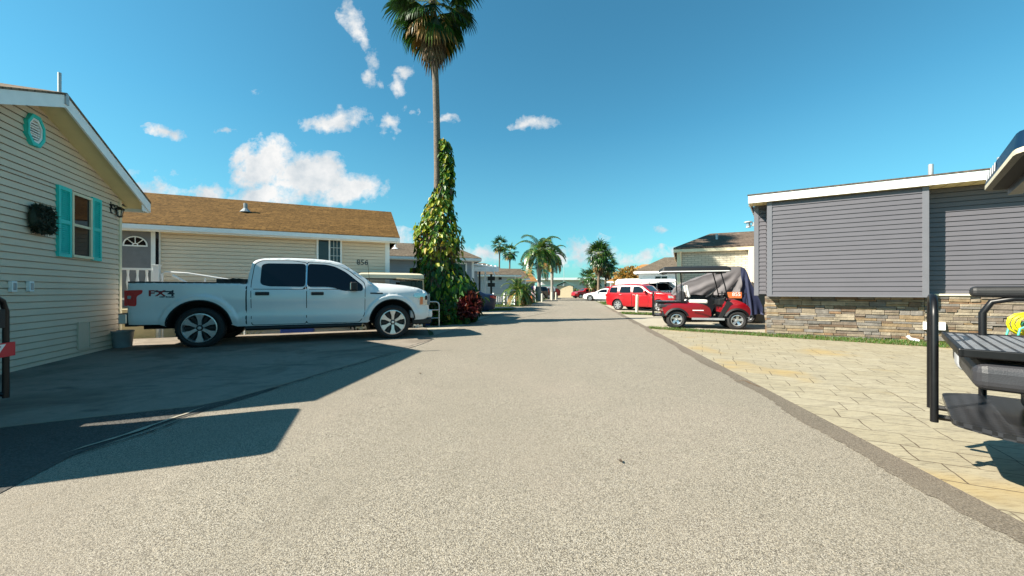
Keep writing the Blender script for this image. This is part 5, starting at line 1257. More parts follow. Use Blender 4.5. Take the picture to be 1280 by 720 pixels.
    # roof
    if roof:
        rx0, rx1 = roof_x; b = MB(); hw = .56; zr = roof_z
        ring = lambda ix, zz: rounded([(rx0 + ix, -hw + ix), (rx1 - ix, -hw + ix), (rx1 - ix, hw - ix), (rx0 + ix, hw - ix)], .09, 4)
        lv = [(.03, zr), (.0, zr + .004), (.0, zr + .03), (.012, zr + .12), (.10, zr + .165), (.40, zr + .19)]
        rs = [[(p[0], p[1], zz) for p in ring(ix, zz)] for ix, zz in lv]; n = len(rs[0])
        vs = [p for r_ in rs for p in r_]; fs = [(i * n + j, i * n + (j + 1) % n, (i + 1) * n + (j + 1) % n, (i + 1) * n + j) for i in range(len(rs) - 1) for j in range(n)]
        ms = [2, 1 if stripe else 0, 0, 0, 0]
        for q in range(len(rs) - 1): b.add(vs[q * n:(q + 2) * n], [(j, (j + 1) % n, n + (j + 1) % n, n + j) for j in range(n)], ms[q])
        b.add(rs[-1], [tuple(range(n))], 0); b.add(rs[0], [tuple(range(n))], 3)
        rfo = b.build('roof', [MT[roof], MT['beige_roof' if stripe != 'white' else 'white'], MT['black_plastic'], MT['dark']], t, smooth=50)
        b = MB(); b.box(rx0 + .10, rx0 + .16, -.5, .5, zr - .045, zr - .002); b.build('roof_brace', MT['vinyl_grey'], rfo); b = MB(); b.box(rx1 - .2, rx1 - .14, -.5, .5, zr - .045, zr - .002); b.build('roof_brace', MT['vinyl_grey'], rfo)
        for s in (1, -1):
            b = MB(); b.tube([(.16, s * .50, .76), (.14, s * .50, 1.3), (.12, s * .48, zr)], .018, 7); b.build('roof_post', MT[frame], t, smooth=50)
            b = MB(); b.tube([(1.42, s * .50, .84), (1.33, s * .50, 1.3), (1.22, s * .48, zr)], .018, 7); b.build('roof_post', MT[frame], t, smooth=50)
        if logo:
            b = MB()
            for k in range(5):
                x_ = -hw + .62 + k * .075
                b.add([(rx0 + .000, x_, zr + .05), (rx0 + .000, x_ + .045, zr + .05), (rx0 + .006, x_ + .085, zr + .11), (rx0 + .006, x_ + .040, zr + .11)], [(0, 1, 2, 3)])
            b.build('roof_marking', MT['white'], rfo)
    # steering
    b = MB(); b.tube([(1.40, -.26, .78), (1.02, -.26, 1.06)], .018, 7)
    Mx = Matrix.Translation((1.0, -.26, 1.07)) @ Matrix.Rotation(R(-42), 4, 'Y'); b.lathe([(.17 + .014 * math.cos(k), .014 * math.sin(k)) for k in (0, 1.05, 2.1, 3.14, 4.19, 5.24)], 20, Mx, 0, True); b.box(-.165, .165, -.02, .02, -.01, .01, 0, Mx)
    b.build('steering_wheel', MT['black_plastic'], t, smooth=50)
    b = MB(); b.box(1.30, 1.36, -.56, .56, .88, .93); b.box(1.18, 1.36, -.45, .45, .72, .90); b.build('dashboard', MT['black_plastic'], t, bevel=.015)
    # rear deck, its cushion and the step
    if deck:
        b = MB(); b.box(-.885, -.10, -.555, .62, .79, .822, 0); dk = b.build('cargo_deck', MT['grid_plate'], t)
        b = MB()
        for y in (-.58, .62): b.box(-.905, -.10, y, y + .025, .785, .83)
        b.box(-.91, -.885, -.58, .645, .785, .83); b.box(-.12, -.09, -.57, .59, .79, .842); b.build('deck_rim', MT['black_metal'], dk, bevel=.006)
        b = MB(); b.box(-.86, -.12, -.57, .58, .615, .760); b.build('rear_seat', MT['vinyl_grey'], t, bevel=.05, seg=4)
        b = MB(); b.box(-.868, -.70, .10, .34, .608, .762); b.build('seat_panel', MT['vinyl_silver'], t, bevel=.05, seg=4)
        b = MB(); b.box(-.42, -.34, -.5, .5, .50, .68); b.box(-.36, -.30, -.5, .5, .32, .66); b.build('seat_support', MT['black_metal'], t)
    if footplate:
        b = MB(); fp = rounded([(-.92, -.42), (-.74, -.56), (-.38, -.56), (-.38, .56), (-.74, .56), (-.92, .42)], .06, 3)
        b.prism(fp, .375, .405, 0, lambda x, y, z_: (x, z_, y)); b.build('foot_plate', MT['tread'], t)
        b = MB(); b.box(-.60, -.35, -.28, .28, .41, .56); b.build('battery_box', MT['black_plastic'], t, bevel=.03)
        b = MB()
        for y in (-.14, .14): b.tube([(-.98, y, .35), (-.30, y, .35)], .018, 6)
        b.build('step_frame', MT['black_metal'], t)
    if loop:
        b = MB(); lw = .205
        b.tube([(-.98, -lw, .33), (-.98, -lw, .98), (-.98, -lw + .03, 1.06), (-.98, -lw + .10, 1.10), (-.98, lw - .10, 1.10), (-.98, lw - .03, 1.06), (-.98, lw, .98), (-.98, lw, .33)], .0185, 8)
        gb = b.build('grab_bar', MT['black_metal'], t, smooth=50)
        if not footplate:
            b = MB()
            for y in (-lw, lw): b.tube([(-.98, y, .36), (-.30, y, .36)], .02, 6)
            b.build('step_frame', MT['black_metal'], t)
        if bar_sign:
            b = MB(); b.box(-.99, -.97, -lw + .02, lw - .02, .86, 1.0); b.build('bar_panel', MT['black_plastic'], gb)
            b = MB(); b.box(-1.012, -1.004, -lw - .03, lw + .008, .645, .75); sg = b.build('number_sign', MT['sign_red'], gb)
            Mx = Matrix.Translation((-1.014, 0, .70)) @ Matrix.Rotation(R(-90), 4, 'Z') @ UPY
            text_mesh('sign_number', bar_sign, .155, MT['white'], Mx @ Matrix.Diagonal((1.3, .68, 1, 1)), sg, .001, .01)
    if front_plate:
        b = MB(); Mx = Matrix.Translation((1.58, -.50, 1.02)); b.box(-.19, .19, -.006, .006, -.09, .09, 0, Mx); fp_ = b.build('number_plate', MT['sign_orange'], t)
        text_mesh('plate_number', front_plate, .15, MT['white'], Matrix.Translation((1.63, -.512, 1.04)) @ UPY, fp_, .001)
        b = MB(); b.tube([(1.3, -.49, .90), (1.4, -.49, 1.06), (1.9, -.49, 1.06), (1.95, -.45, .70)], .012, 6); b.tube([(1.3, .49, .90), (1.4, .49, 1.06), (1.9, .49, 1.06), (1.95, .45, .70)], .012, 6); b.tube([(1.9, -.49, 1.06), (1.9, .49, 1.06)], .012, 6); b.build('front_rack', MT['black_metal'], t)
    if windshield:
        for s in (1, -1):
            b = MB(); b.tube([(1.84, s * .56, .42), (1.80, s * .56, 1.70), (1.0, s * .56, 1.74)], .024, 7); b.build('enclosure_frame', MT['tan_metal'], t)
        b = MB(); b.box(1.76, 1.79, -.54, .54, .85, 1.68); b.build('windshield', MT['glass_blue'], t)
        for s in (1, -1):
            b = MB(); y0, y1 = sorted((s * .55, s * .565)); b.box(1.1, 1.78, y0, y1, .95, 1.66); b.build('side_curtain', MT['glass_dark'], t)
    b = MB()
    for s in (1, -1):
        b.add([(1.22, s * .56, .95), (1.20, s * .64, .95), (1.20, s * .64, 1.13), (1.22, s * .56, 1.13), (1.26, s * .56, .95), (1.24, s * .64, .95), (1.24, s * .64, 1.13), (1.26, s * .56, 1.13)], [(0, 1, 2, 3), (7, 6, 5, 4), (0, 4, 5, 1), (1, 5, 6, 2), (2, 6, 7, 3), (3, 7, 4, 0)])
    b.build('mirror', MT['black_plastic'], t)
    if kit_dx:
        for o_ in [k for k in bpy.data.objects if k.parent == t]:
            if o_.name.split('.')[0] in ('cargo_deck', 'rear_seat', 'seat_panel', 'seat_support', 'foot_plate', 'battery_box', 'step_frame', 'grab_bar'): o_.location.x = kit_dx
    for x in (0, WB):
        for y in (-.46, .46): make_wheel(t, x, y, tyre, .19, tyre * .58, 'cart', 1 if tyre > .26 else 0, rims)
    return t
# red cart, its near side wheels at the photographed spots
rz = math.atan2(-.43, 1.51); n = (-math.sin(rz), math.cos(rz))
RC = golf_cart('red golf cart with black roof and orange number plate', (5.02 + n[0] * .5, 11.49 + n[1] * .5), rz, 'cart_red', 'roof_black', 'vinyl_white', tyre=.275, front_plate='855', roof_x=(-.42, 1.50), roof_z=1.72, stripe='white', frame='black_metal', hip=False, kit_dx=.36)
b = MB(); b.box(.44, .74, -.597, -.588, .55, .575); b.build('side_badge', MT['white'], RC)
b = MB(); Mx = Matrix.Translation((.16, -.22, 1.0)); b.box(-.10, .10, -.18, .18, -.16, .14, 0, Mx); b.build('seat_bag', MT['vinyl_grey'], RC, bevel=.04)
# black cart at the right edge
ax = (.695, -.719); lc = (2.75, 2.46)
golf_cart('black golf cart with tread plate cargo deck at the right edge', (lc[0] + ax[0] * .98, lc[1] + ax[1] * .98), math.atan2(ax[1], ax[0]), 'cart_black', 'navy_roof', 'vinyl_grey', logo=True, hip='left', roof_z=1.83, roof_x=(-.72, 1.6))
# black cart at the left edge
hd = (-.937, -.348); lc = (-3.755, 2.65)
golf_cart('black golf cart with red number sign on its rear bar at the left edge', (lc[0] + hd[0] * .98, lc[1] + hd[1] * .98), math.atan2(hd[1], hd[0]), 'cart_black', 'navy_roof', 'vinyl_grey', bar_sign='857', hip=False, deck=False, footplate=False, roof_z=1.78, roof_x=(-.55, 1.6))
# tan cart behind the truck
golf_cart('tan framed golf cart with beige roof between the pickup truck and the beige house', (-4.66, 11.58), FT.rz, 'vinyl_tan', 'beige_roof', 'vinyl_tan', z=-.22, windshield=True, roof_x=(-.1, 1.85), roof_z=1.74, stripe=False, frame='tan_metal', footplate=False, loop=False, deck=False)
# white roofed cart behind the red wagon
golf_cart('white roofed golf cart behind the red wagon', (8.7, 24.2), R(-20), 'car_white', 'white', 'vinyl_white', stripe=False, roof_z=1.72)

# covered carts beside the grey house
def cover_cart():
    px = (7.23, 14.1); t = thing('covered_golf_cart', 'golf cart under a grey fabric cover with navy skirt beside the dark grey house', 'golf cart', px, R(-20), scale=1.09)
    # cover profile along x: (x, roof height)
    prof = [(-1.05, .95), (-.98, 1.15), (-.75, 1.32), (-.1, 1.58), (.45, 1.78), (.75, 1.86), (1.02, 1.86), (1.14, 1.74), (1.26, 1.30), (1.50, .80), (1.58, .50)]
    P = dense(smooth_pts(prof, 2), .05); rd = random.Random(3); b = MB(); rows = []; n = 45
    for i, (x, z) in enumerate(P):
        r_ = []
        for j in range(n):
            s = -1 + 2 * j / (n - 1); a = abs(s); sg = 1 if s > 0 else -1
            # over the roof then down the sides, in folds
            if a < .45: y, zz = sg * a / .45 * .55, z - .03 * (a / .45) ** 2
            else:
                q = (a - .45) / .55; low = .92 if x < .98 else (.30 if x > 1.15 else .6)
                th_ = math.atan2(1.9 - (z - (z - .9) * q), 1.05 - x + .05); fold = .055 * q ** .6 * math.sin(16 * th_ + sg) + .03 * q * math.sin(37 * th_ + 2 * q)
                y, zz = sg * (.55 + .07 * q + fold), z - .03 - (z - .03 - min(low, z - .06)) * q
            r_.append((x + .012 * math.sin(9 * s + x * 3), y, zz + .012 * math.sin(14 * x + 6 * s)))
        rows.append(r_)
    vs = [p for r_ in rows for p in r_]
    cut = .95
    b.add(vs, [(i * n + j, i * n + j + 1, (i + 1) * n + j + 1, (i + 1) * n + j) for i in range(len(P) - 1) for j in range(n - 1) if (vs[i * n + j][0] + 0 * j) < cut])
    b.build('grey_cover', MT['cover_grey'], t, smooth=60)
    b = MB(); b.add([(p[0] * 1.0, p[1] * 1.01, p[2] + .004) for p in vs], [(i * n + j, i * n + j + 1, (i + 1) * n + j + 1, (i + 1) * n + j) for i in range(len(P) - 1) for j in range(n - 1) if vs[i * n + j][0] >= cut])
    b.build('navy_skirt', MT['cover_navy'], t, smooth=60)
    b = MB(); b.box(-.95, 1.15, -.50, .50, .28, .95); b.build('tub', MT['cart_black'], t, bevel=.05)
    b = MB(); b.box(1.10, 1.16, -.45, -.25, .95, 1.05); b.build('reflector_patch', MT['trim_white'], t)
    for x in (-.6, 1.15):
        for y in (-.50, .50): make_wheel(t, x, y, .25, .19, .15, 'five', 0)
cover_cart()
# steel rail stand and the bin behind it, at the truck's nose
g = G(541, 408.5); o = thing('rail_stand', 'bent steel rail with two rungs standing by the pickup truck nose', 'rail', (g[0], g[1], 0), FT.rz)
b = MB(); b.tube([(-.30, 0, .80), (.10, 0, .80), (.17, 0, .77), (.20, 0, .70), (.20, 0, 0)], .022, 8); b.tube([(-.30, 0, .0), (-.30, 0, .80)], .022, 8); b.build('frame', MT['steel'], o, smooth=50)
for z in (.28, .54):
    b = MB(); b.tube([(-.30, 0, z), (.20, 0, z)], .016, 8); b.build('rung', MT['steel'], o)
g = G(531, 408); o = thing('storage_bin', 'blue bin with a red lid behind the steel rail stand', 'bin', (g[0] - .05, g[1] + .45, 0), R(12))
b = MB(); b.add([(-.17, -.16, 0), (.17, -.16, 0), (.17, .16, 0), (-.17, .16, 0), (-.21, -.2, .36), (.21, -.2, .36), (.21, .2, .36), (-.21, .2, .36)], [(0, 1, 5, 4), (1, 2, 6, 5), (2, 3, 7, 6), (3, 0, 4, 7), (3, 2, 1, 0), (4, 5, 6, 7)]); b.build('tub', MT['blue_plastic'], o, bevel=.02)
b = MB(); b.prism([(-.23, .36), (.23, .36), (.20, .44), (0, .50), (-.20, .44)], -.22, .22); b.build('lid', MT['sign_red'], o, bevel=.015)
# grey bucket below the tail of the truck
o = thing('bucket', 'weathered grey plastic bucket on the slab under the pickup truck tailgate', 'bucket', (-7.83, 7.56, .012), 0)
b = MB(); b.lathe([(.0, .0), (.135, .0), (.14, .01), (.165, .30), (.175, .31), (.175, .335), (.158, .335), (.13, .03), (0, .03)], 24); b.build('pail', MT['bucket'], o, smooth=40)
b = MB(); b.tube([(.17 * math.cos(R(a)), .17 * math.sin(R(a)) * .25 - .15 * abs(math.sin(R(a))), .30 - .10 * math.sin(R(a))) for a in range(0, 181, 15)], .005, 5); b.build('handle', MT['galv'], o)
p = FT.w(1.35, 2.2); o = thing('storage_tote', 'long blue plastic tote glimpsed underneath the pickup truck', 'tote', (p[0], p[1], -.2), FT.rz)
b = MB(); b.box(-.42, .42, -.2, .2, 0, .30); b.build('tub', MT['blue_plastic'], o, bevel=.03); b = MB(); b.box(-.45, .45, -.23, .23, .30, .34); b.build('lid', MT['blue_plastic'], o, bevel=.012)
# ================================================================ vegetation
def fan_leaf(b, base, az, el, pet, L, nseg, rd, mats, droop=.5, spread=112, petm=4, wd=.032, sag=.35):
    """a palmate frond: bare stalk, then a fan of narrow folded segments"""
    d = Vector((math.cos(az) * math.cos(el), math.sin(az) * math.cos(el), math.sin(el)))
    p0 = Vector(base); p1 = p0 + d * pet * .55 + Vector((0, 0, -.02 * pet)); d2 = (d + Vector((0, 0, -sag))).normalized(); hub = p1 + d2 * pet * .45
    b.tube([p0, p1, hub], [.022, .016, .012], 4, petm, False)
    side = d2.cross(Vector((0, 0, 1)));  side = side.normalized() if side.length > .05 else Vector((1, 0, 0))
    up = side.cross(d2).normalized()
    for k in range(nseg):
        th = R(spread) * (2 * (k + .5) / nseg - 1); ln = L * (1 - .32 * abs(th / R(spread)) ** 1.6) * rd.uniform(.9, 1.06)
        v = d2 * math.cos(th) + side * math.sin(th) + up * (.10 * math.cos(th * 2))
        v.normalize(); q = v.cross(up).normalized()
        m1 = hub + v * ln * .52; dr = droop * rd.uniform(.6, 1.4)
        v2 = (v + Vector((0, 0, -dr))).normalized(); tip = m1 + v2 * ln * .26; v3 = (v2 + Vector((0, 0, -dr * 1.5))).normalized(); end = tip + v3 * ln * .24
        w0, w1, w2 = wd * .35, wd, wd * .62
        m = rd.choice(mats)
        b.add([hub - q * w0, hub + q * w0, m1 + q * w1, m1 - q * w1, tip + q * w2, tip - q * w2, end, m1 + up * wd * .5], [(0, 1, 2, 7), (0, 7, 3), (3, 7, 2, 4, 5), (5, 4, 6)], m)
PALM = ['palm_a', 'palm_b', 'palm_c', 'palm_d', 'petiole']
def fan_palm(name, label, loc, hgt, nleaf, pet, L, nseg, tr, trunk='trunk_grey', skirt=0, seed=1, group=None, lean=(0, 0), emin=-62, emax=72, wd=.032, dead_leaves=0):
    rd = random.Random(seed); t = thing(name, label, 'palm tree', loc, 0, group)
    pts = []; rr = []
    for i in range(22):
        f = i / 21; pts.append((lean[0] * f + .05 * math.sin(f * 5 + seed), lean[1] * f, hgt * f)); rr.append(tr * (1.25 - .45 * min(1, f * 3) - .12 * f) * (1 + .03 * math.sin(i * 2.3)))
    b = MB(); b.tube(pts, rr, 12); b.build('trunk', MT[trunk], t, smooth=60)
    top = Vector((lean[0], lean[1], hgt)); b = MB()
    for k in range(nleaf):
        f = (k + .5) / nleaf; el = R(emax + (emin - emax) * f ** .85 + rd.uniform(-9, 9)); az = k * 2.39996 + rd.uniform(-.25, .25)
        old = f > .86
        fan_leaf(b, top + Vector((.05 * math.cos(az), .05 * math.sin(az), .25 * (1 - f) - .25 * f)), az, el, pet * rd.uniform(.85, 1.12), L * rd.uniform(.88, 1.08), nseg, rd, [0, 0, 1, 1, 2] if f < .3 else ([0, 1, 1] if not old else [1, 2, 3, 3]), .35 + .5 * f, 115, 4, wd, .2 + .3 * f)
    b.build('crown', [MT[x] for x in PALM], t, recalc=False)
    if skirt:
        b = MB()
        for k in range(int(skirt * 26) + 20):
            z = -rd.uniform(.2, .9) * 1.0 - rd.random() * skirt * .35; az = rd.uniform(0, 6.283)
            q = top + Vector((.12 * math.cos(az), .12 * math.sin(az), z))
            fan_leaf(b, q, az, R(rd.uniform(-87, -74)), .38 * pet, skirt * rd.uniform(.32, .58), max(7, nseg // 3), rd, [0, 0, 1], .8, 55, 0, wd * .8, .5)
        b.build('dead_fronds', [MT['dead'], MT['dead_dark']], t, recalc=False)
    return t
def feather_palm(name, label, loc, hgt, nleaf, L, tr, trunk, seed, group=None, shaft=.0, npin=34, lean=(0, 0), pin=.5, emin=-35, dead=0, wd=.028):
    rd = random.Random(seed); t = thing(name, label, 'palm tree', loc, 0, group)
    pts = [(lean[0] * i / 14, lean[1] * i / 14, hgt * i / 14) for i in range(15)]
    b = MB(); b.tube(pts, [tr * (1.25 - .35 * min(1, i / 4) + .10 * math.sin(i * .9)) for i in range(15)], 12); b.build('trunk', MT[trunk], t, smooth=60)
    top = Vector((lean[0], lean[1], hgt))
    if shaft:
        b = MB(); b.tube([top, top + Vector((0, 0, shaft * .5)), top + Vector((0, 0, shaft))], [tr * 1.0, tr * .95, tr * .4], 12); b.build('crown_shaft', MT['palm_a'], t, smooth=60)
    top = top + Vector((0, 0, shaft * .85)); b = MB()
    for k in range(nleaf):
        f = (k + .5) / nleaf; el = R(78 + (emin - 78) * f + rd.uniform(-7, 7)); az = k * 2.39996 + rd.uniform(-.3, .3)
        ln = L * rd.uniform(.85, 1.1); p = top.copy(); d = Vector((math.cos(az) * math.cos(el), math.sin(az) * math.cos(el), math.sin(el))); P = [p.copy()]
        n = 14
        for i in range(n):
            d = (d + Vector((0, 0, -.10 - .02 * i * .5))).normalized(); p = p + d * ln / n; P.append(p.copy())
        b.tube(P[::2], [.03 * (1 - i / 9) + .004 for i in range(len(P[::2]))], 4, 4, False)
        ms = [0, 0, 1, 2] if f < .75 else ([0, 1, 3] if not dead else [2, 3, 3])
        for i in range(npin):
            u = .12 + .88 * i / npin; x = u * n; i0 = min(n - 1, int(x)); q = P[i0].lerp(P[i0 + 1], x - i0); tg = (P[i0 + 1] - P[i0]).normalized()
            sd_ = tg.cross(Vector((0, 0, 1))); sd_ = sd_.normalized() if sd_.length > .05 else Vector((1, 0, 0)); up = sd_.cross(tg)
            pl = pin * L * (.35 + .65 * math.sin(math.pi * min(1, u * .9 + .12))) * rd.uniform(.85, 1.1) * .5
            for s in (1, -1):
                v = (sd_ * s * .86 + tg * .5 + up * .25).normalized(); m1 = q + v * pl * .55; e = m1 + (v + Vector((0, 0, -.75))).normalized() * pl * .5; w_ = tg * wd
                b.add([q - w_ * .6, q + w_ * .6, m1 + w_, m1 - w_, e], [(0, 1, 2, 3), (3, 2, 4)], rd.choice(ms))
    b.build('crown', [MT[x] for x in PALM], t, recalc=False)
    return t
def leaf_shape(b, c, n, up, ln, wd, m, fold=.25):
    """pointed heart leaf at c, facing n, tip towards up"""
    s = n.cross(up).normalized(); n = n.normalized()
    b.add([c, c + s * wd * .5 + up * ln * .22 + n * wd * fold, c + s * wd * .36 + up * ln * .62 + n * wd * fold * .6, c + up * ln, c - s * wd * .36 + up * ln * .62 + n * wd * fold * .6, c - s * wd * .5 + up * ln * .22 + n * wd * fold, c + up * ln * .5],
          [(0, 1, 2, 6), (6, 2, 3), (0, 6, 4, 5), (6, 3, 4)], m)
# ---------------------------------------------------------------- the tall palm and its vine
PX, PY = -2.65, 13.52; sc_ = F / PY
PALM_T = fan_palm('fan_palm', 'tall fan palm with brown dead skirt, its trunk wrapped in climbing vine', (PX, PY, 0), 11.55, 38, .92, 1.04, 32, .165, skirt=1.8, seed=5, lean=(-.17, 0), emin=-66, wd=.036)
env = [(0, 555, 34), (.4, 556, 39), (1.0, 557, 42), (1.4, 554, 40), (1.8, 549, 31), (2.15, 547, 25), (2.5, 547, 27), (2.9, 548, 30), (3.3, 547, 27), (3.8, 548, 20), (4.2, 549, 17), (4.55, 552, 13), (4.9, 557, 10), (5.3, 559, 8.5), (6.0, 558, 7.5), (6.45, 555, 7), (6.62, 553, 3)]
def envat(z):
    for (z0, c0, r0), (z1, c1, r1) in zip(env, env[1:]):
        if z0 <= z <= z1:
            f = (z - z0) / (z1 - z0); return (c0 + (c1 - c0) * f - 548) / sc_, (r0 + (r1 - r0) * f) / sc_ * .88
    return 0, .05
t = thing('climbing_vine', 'large leaved yellow and green vine climbing the tall palm trunk', 'vine', (PX, PY, 0), 0)
rd = random.Random(17)
cz = [(rd.uniform(0, 6.28), rd.uniform(.1, 6.4), rd.uniform(.82, 1.22)) for _ in range(90)]
parts = {'foliage': MB()}; b = parts['foliage']; k = 0
while k < 7000:
    z = rd.random() ** 1.25 * 6.6; cx_, r_ = envat(z)
    if rd.random() > (r_ + .12) / 1.2: continue
    if 1.75 < z < 2.45 and rd.random() < .45: continue
    k += 1; a = rd.uniform(0, 6.283)
    lump = 1 + .22 * math.sin(3 * a + 2.3 * z) * math.sin(2.1 * z + a) + .12 * math.sin(7 * a - 4 * z)
    rr = r_ * lump * (rd.uniform(.55, 1.08) ** .6)
    c = Vector((cx_ + rr * math.cos(a), rr * .9 * math.sin(a), z))
    n = Vector((math.cos(a), math.sin(a), rd.uniform(.1, .9))) + Vector((rd.gauss(0, .35), rd.gauss(0, .35), rd.gauss(0, .25)))
    up = Vector((math.cos(a) * .45 + rd.gauss(0, .35), math.sin(a) * .45 + rd.gauss(0, .35), -1)).normalized()
    ln = rd.uniform(.08, .26) * (1.1 if z < 2.2 else .92)
    if z < 1.9: m = rd.choices(range(6), [6, 5, .8, .2, 1.6, .2])[0]
    elif z < 2.3: m = rd.choices(range(6), [5, 3, 2, 1, 3, .5])[0]
    elif z < 4.6: m = rd.choices(range(6), [2.4, 1.4, 4.2, 1.6, 4.6, .8])[0]
    else: m = rd.choices(range(6), [5, 3, 1.6, .5, 3, .3])[0]
    leaf_shape(b, c, n.normalized(), up, ln * 1.1, ln * .66, m)
# hanging brown strings between the two masses, and the stems
for k in range(620):
    a = rd.uniform(0, 6.283); z = rd.uniform(1.5, 3.2); cx_, r_ = envat(z); q_ = rd.uniform(.5, 1.0); c = Vector((cx_ + q_ * r_ * math.cos(a), q_ * r_ * math.sin(a), z)); l = rd.uniform(.2, .6)
    b.add([c, c + Vector((.022, .012, 0)), c + Vector((rd.uniform(-.08, .08), rd.uniform(-.08, .08), -l))], [(0, 1, 2)], 5)
b.build('foliage', [MT['vine_' + q] for q in 'abcdef'], t, recalc=False)
b = MB()
for k in range(9):
    a = k * .7; b.tube([(envat(z)[0] * .8 + (.17 + .06 * math.sin(z * 2 + k)) * math.cos(a + z * .25), (.17 + .06 * math.cos(z * 1.7 + k)) * math.sin(a + z * .25), z) for z in [i * .5 for i in range(12 if k % 2 else 8)]], .024, 5)
b.build('stem', MT['trunk_brown'], t, smooth=60)

def shrub(name, label, cat, loc, rx, ry, h, n, ln, wd, mats, weights, seed, group=None, ground=.0, stems=7, upw=.5, stem_m='trunk_brown', trunk_h=0):
    rd = random.Random(seed); t = thing(name, label, cat, loc, rd.uniform(0, 6.28) * 0, group); b = MB(); lobes = []
    for i in range(11): a = rd.uniform(0, 6.28); q = rd.uniform(.15, .75); lobes.append(Vector((rx * q * math.cos(a), ry * q * math.sin(a), trunk_h + (h - trunk_h) * rd.uniform(.25, .75))))
    k = 0
    while k < n:
        l = rd.choice(lobes); d = Vector((rd.gauss(0, 1), rd.gauss(0, 1), rd.gauss(0, 1))).normalized(); s = rd.uniform(.5, 1) ** .5
        c = l + Vector((d.x * rx * .48 * s, d.y * ry * .48 * s, d.z * (h - trunk_h) * .36 * s))
        if c.z < .03 or (c.x / rx) ** 2 + (c.y / ry) ** 2 > 1.25: continue
        k += 1; up = (d + Vector((rd.gauss(0, .5), rd.gauss(0, .5), upw + rd.gauss(0, .4)))).normalized(); nn = Vector((rd.gauss(0, 1), rd.gauss(0, 1), rd.gauss(.5, .7)))
        if nn.cross(up).length < .05: continue
        q = ln * rd.uniform(.6, 1.25); leaf_shape(b, c, nn.normalized(), up, q, q * wd, rd.choices(range(len(mats)), weights)[0])
    b.build('foliage', [MT[m] for m in mats], t, recalc=False)
    b = MB()
    for i in range(stems): l = lobes[i % len(lobes)]; b.tube([(l.x * .12, l.y * .12, -.02), (l.x * .4, l.y * .4, max(trunk_h, l.z * .5)), (l.x, l.y, l.z)], [.03 + .05 * trunk_h, .022 + .02 * trunk_h, .008], 6)
    b.build('stem', MT[stem_m], t, smooth=60)
    return t
g = (-1.82, 12.95)
shrub('croton_bush', 'dark red leaved bush at the foot of the vine covered palm', 'bush', (g[0], g[1], 0), .82, .75, 1.05, 2600, .16, .42, ['croton_a', 'croton_b', 'croton_c'], [4, 5, 1.6], 9)
shrub('croton_bush', 'low dark green bush between the steel rail stand and the palm', 'bush', (-2.55, 12.75, -.05), .6, .5, .8, 1300, .15, .45, ['vine_b', 'vine_a', 'croton_b'], [5, 3, 1], 19)
# ---------------------------------------------------------------- palms and trees up the street
def at(px, Y): return ((px - CX) / F * Y, Y, 0)
fan_palm('fan_palm', 'taller of two slim fan palms rising behind the left roofs', at(624.5, 74), 10.2, 22, .9, 1.3, 12, .20, seed=21, group='slim palms behind the left roofs', emin=-50, wd=.09)
fan_palm('fan_palm', 'shorter of two slim fan palms rising behind the left roofs', at(637, 72), 8.6, 22, .9, 1.2, 12, .20, seed=22, group='slim palms behind the left roofs', emin=-50, wd=.09)
feather_palm('royal_palm', 'big royal palm with arching feather fronds, pale trunk, left side of the street', at(673.5, 46), 5.4, 26, 3.6, .27, 'trunk_white', 31, None, .8, 34, (.1, 0), .5, -50, 0, .05)
feather_palm('royal_palm', 'royal palm with browning fronds right of the big royal palm', at(690, 50), 5.6, 22, 2.6, .22, 'trunk_white', 32, None, .5, 28, (0, 0), .5, -62, 1, .05)
fan_palm('fan_palm', 'low dark fan palm behind the left house roofs by the royal palm', at(659, 58), 4.6, 20, .8, 1.1, 12, .2, seed=33, emin=-55, wd=.08)
feather_palm('date_palm', 'short bushy palm with spreading fronds by the white rail fence', at(646, 29), 1.15, 26, 1.75, .13, 'trunk_brown', 34, None, 0, 26, (.1, 0), .42, -25, 0, .03)
feather_palm('date_palm', 'smaller short palm just right of the bushy palm by the fence', at(655, 30.5), 1.0, 20, 1.35, .12, 'trunk_brown', 35, None, 0, 22, (.1, 0), .42, -25, 0, .03)
fan_palm('fan_palm', 'largest fan palm with heavy orange brown skirt, right side of the street', at(748.5, 57), 6.6, 48, 1.1, 1.5, 14, .26, 'trunk_brown', 2.6, 41, emin=-74, emax=86, wd=.085)
fan_palm('fan_palm', 'fan palm partly hidden behind the largest skirted palm on the right', at(757, 62), 6.0, 34, 1.0, 1.4, 13, .24, 'trunk_brown', 2.4, 42, emin=-72, emax=70, wd=.085)
fan_palm('fan_palm', 'slim fan palm trunk right of the skirted palms with small crown', at(762, 66), 5.4, 22, .9, 1.2, 12, .2, 'trunk_brown', 1.6, 43, emin=-60, wd=.085)
fan_palm('fan_palm', 'small low fan palm left of the skirted palms', at(734, 66), 3.4, 20, .9, 1.25, 12, .2, 'trunk_brown', 0, 44, emin=-35, wd=.085)
fan_palm('fan_palm', 'short fan palm with wide crown beneath the skirted palms', at(742, 60), 3.3, 26, .9, 1.3, 12, .22, 'trunk_brown', 1.2, 45, emin=-60, wd=.085)
g = at(787, 36); shrub('autumn_tree', 'orange leaved tree beyond the white camper van', 'tree', g, 1.35, 1.3, 3.35, 2600, .22, .6, ['orange_a', 'orange_b', 'bush_b'], [5, 3, 1], 51, trunk_h=1.0, upw=0)
g = at(813, 31); shrub('green_bush', 'tall dark green bush between the orange tree and the red golf cart roof', 'bush', g, 1.35, 1.2, 2.75, 3000, .22, .5, ['bush_a', 'vine_b', 'bush_b'], [5, 3, 1], 52, upw=.2)
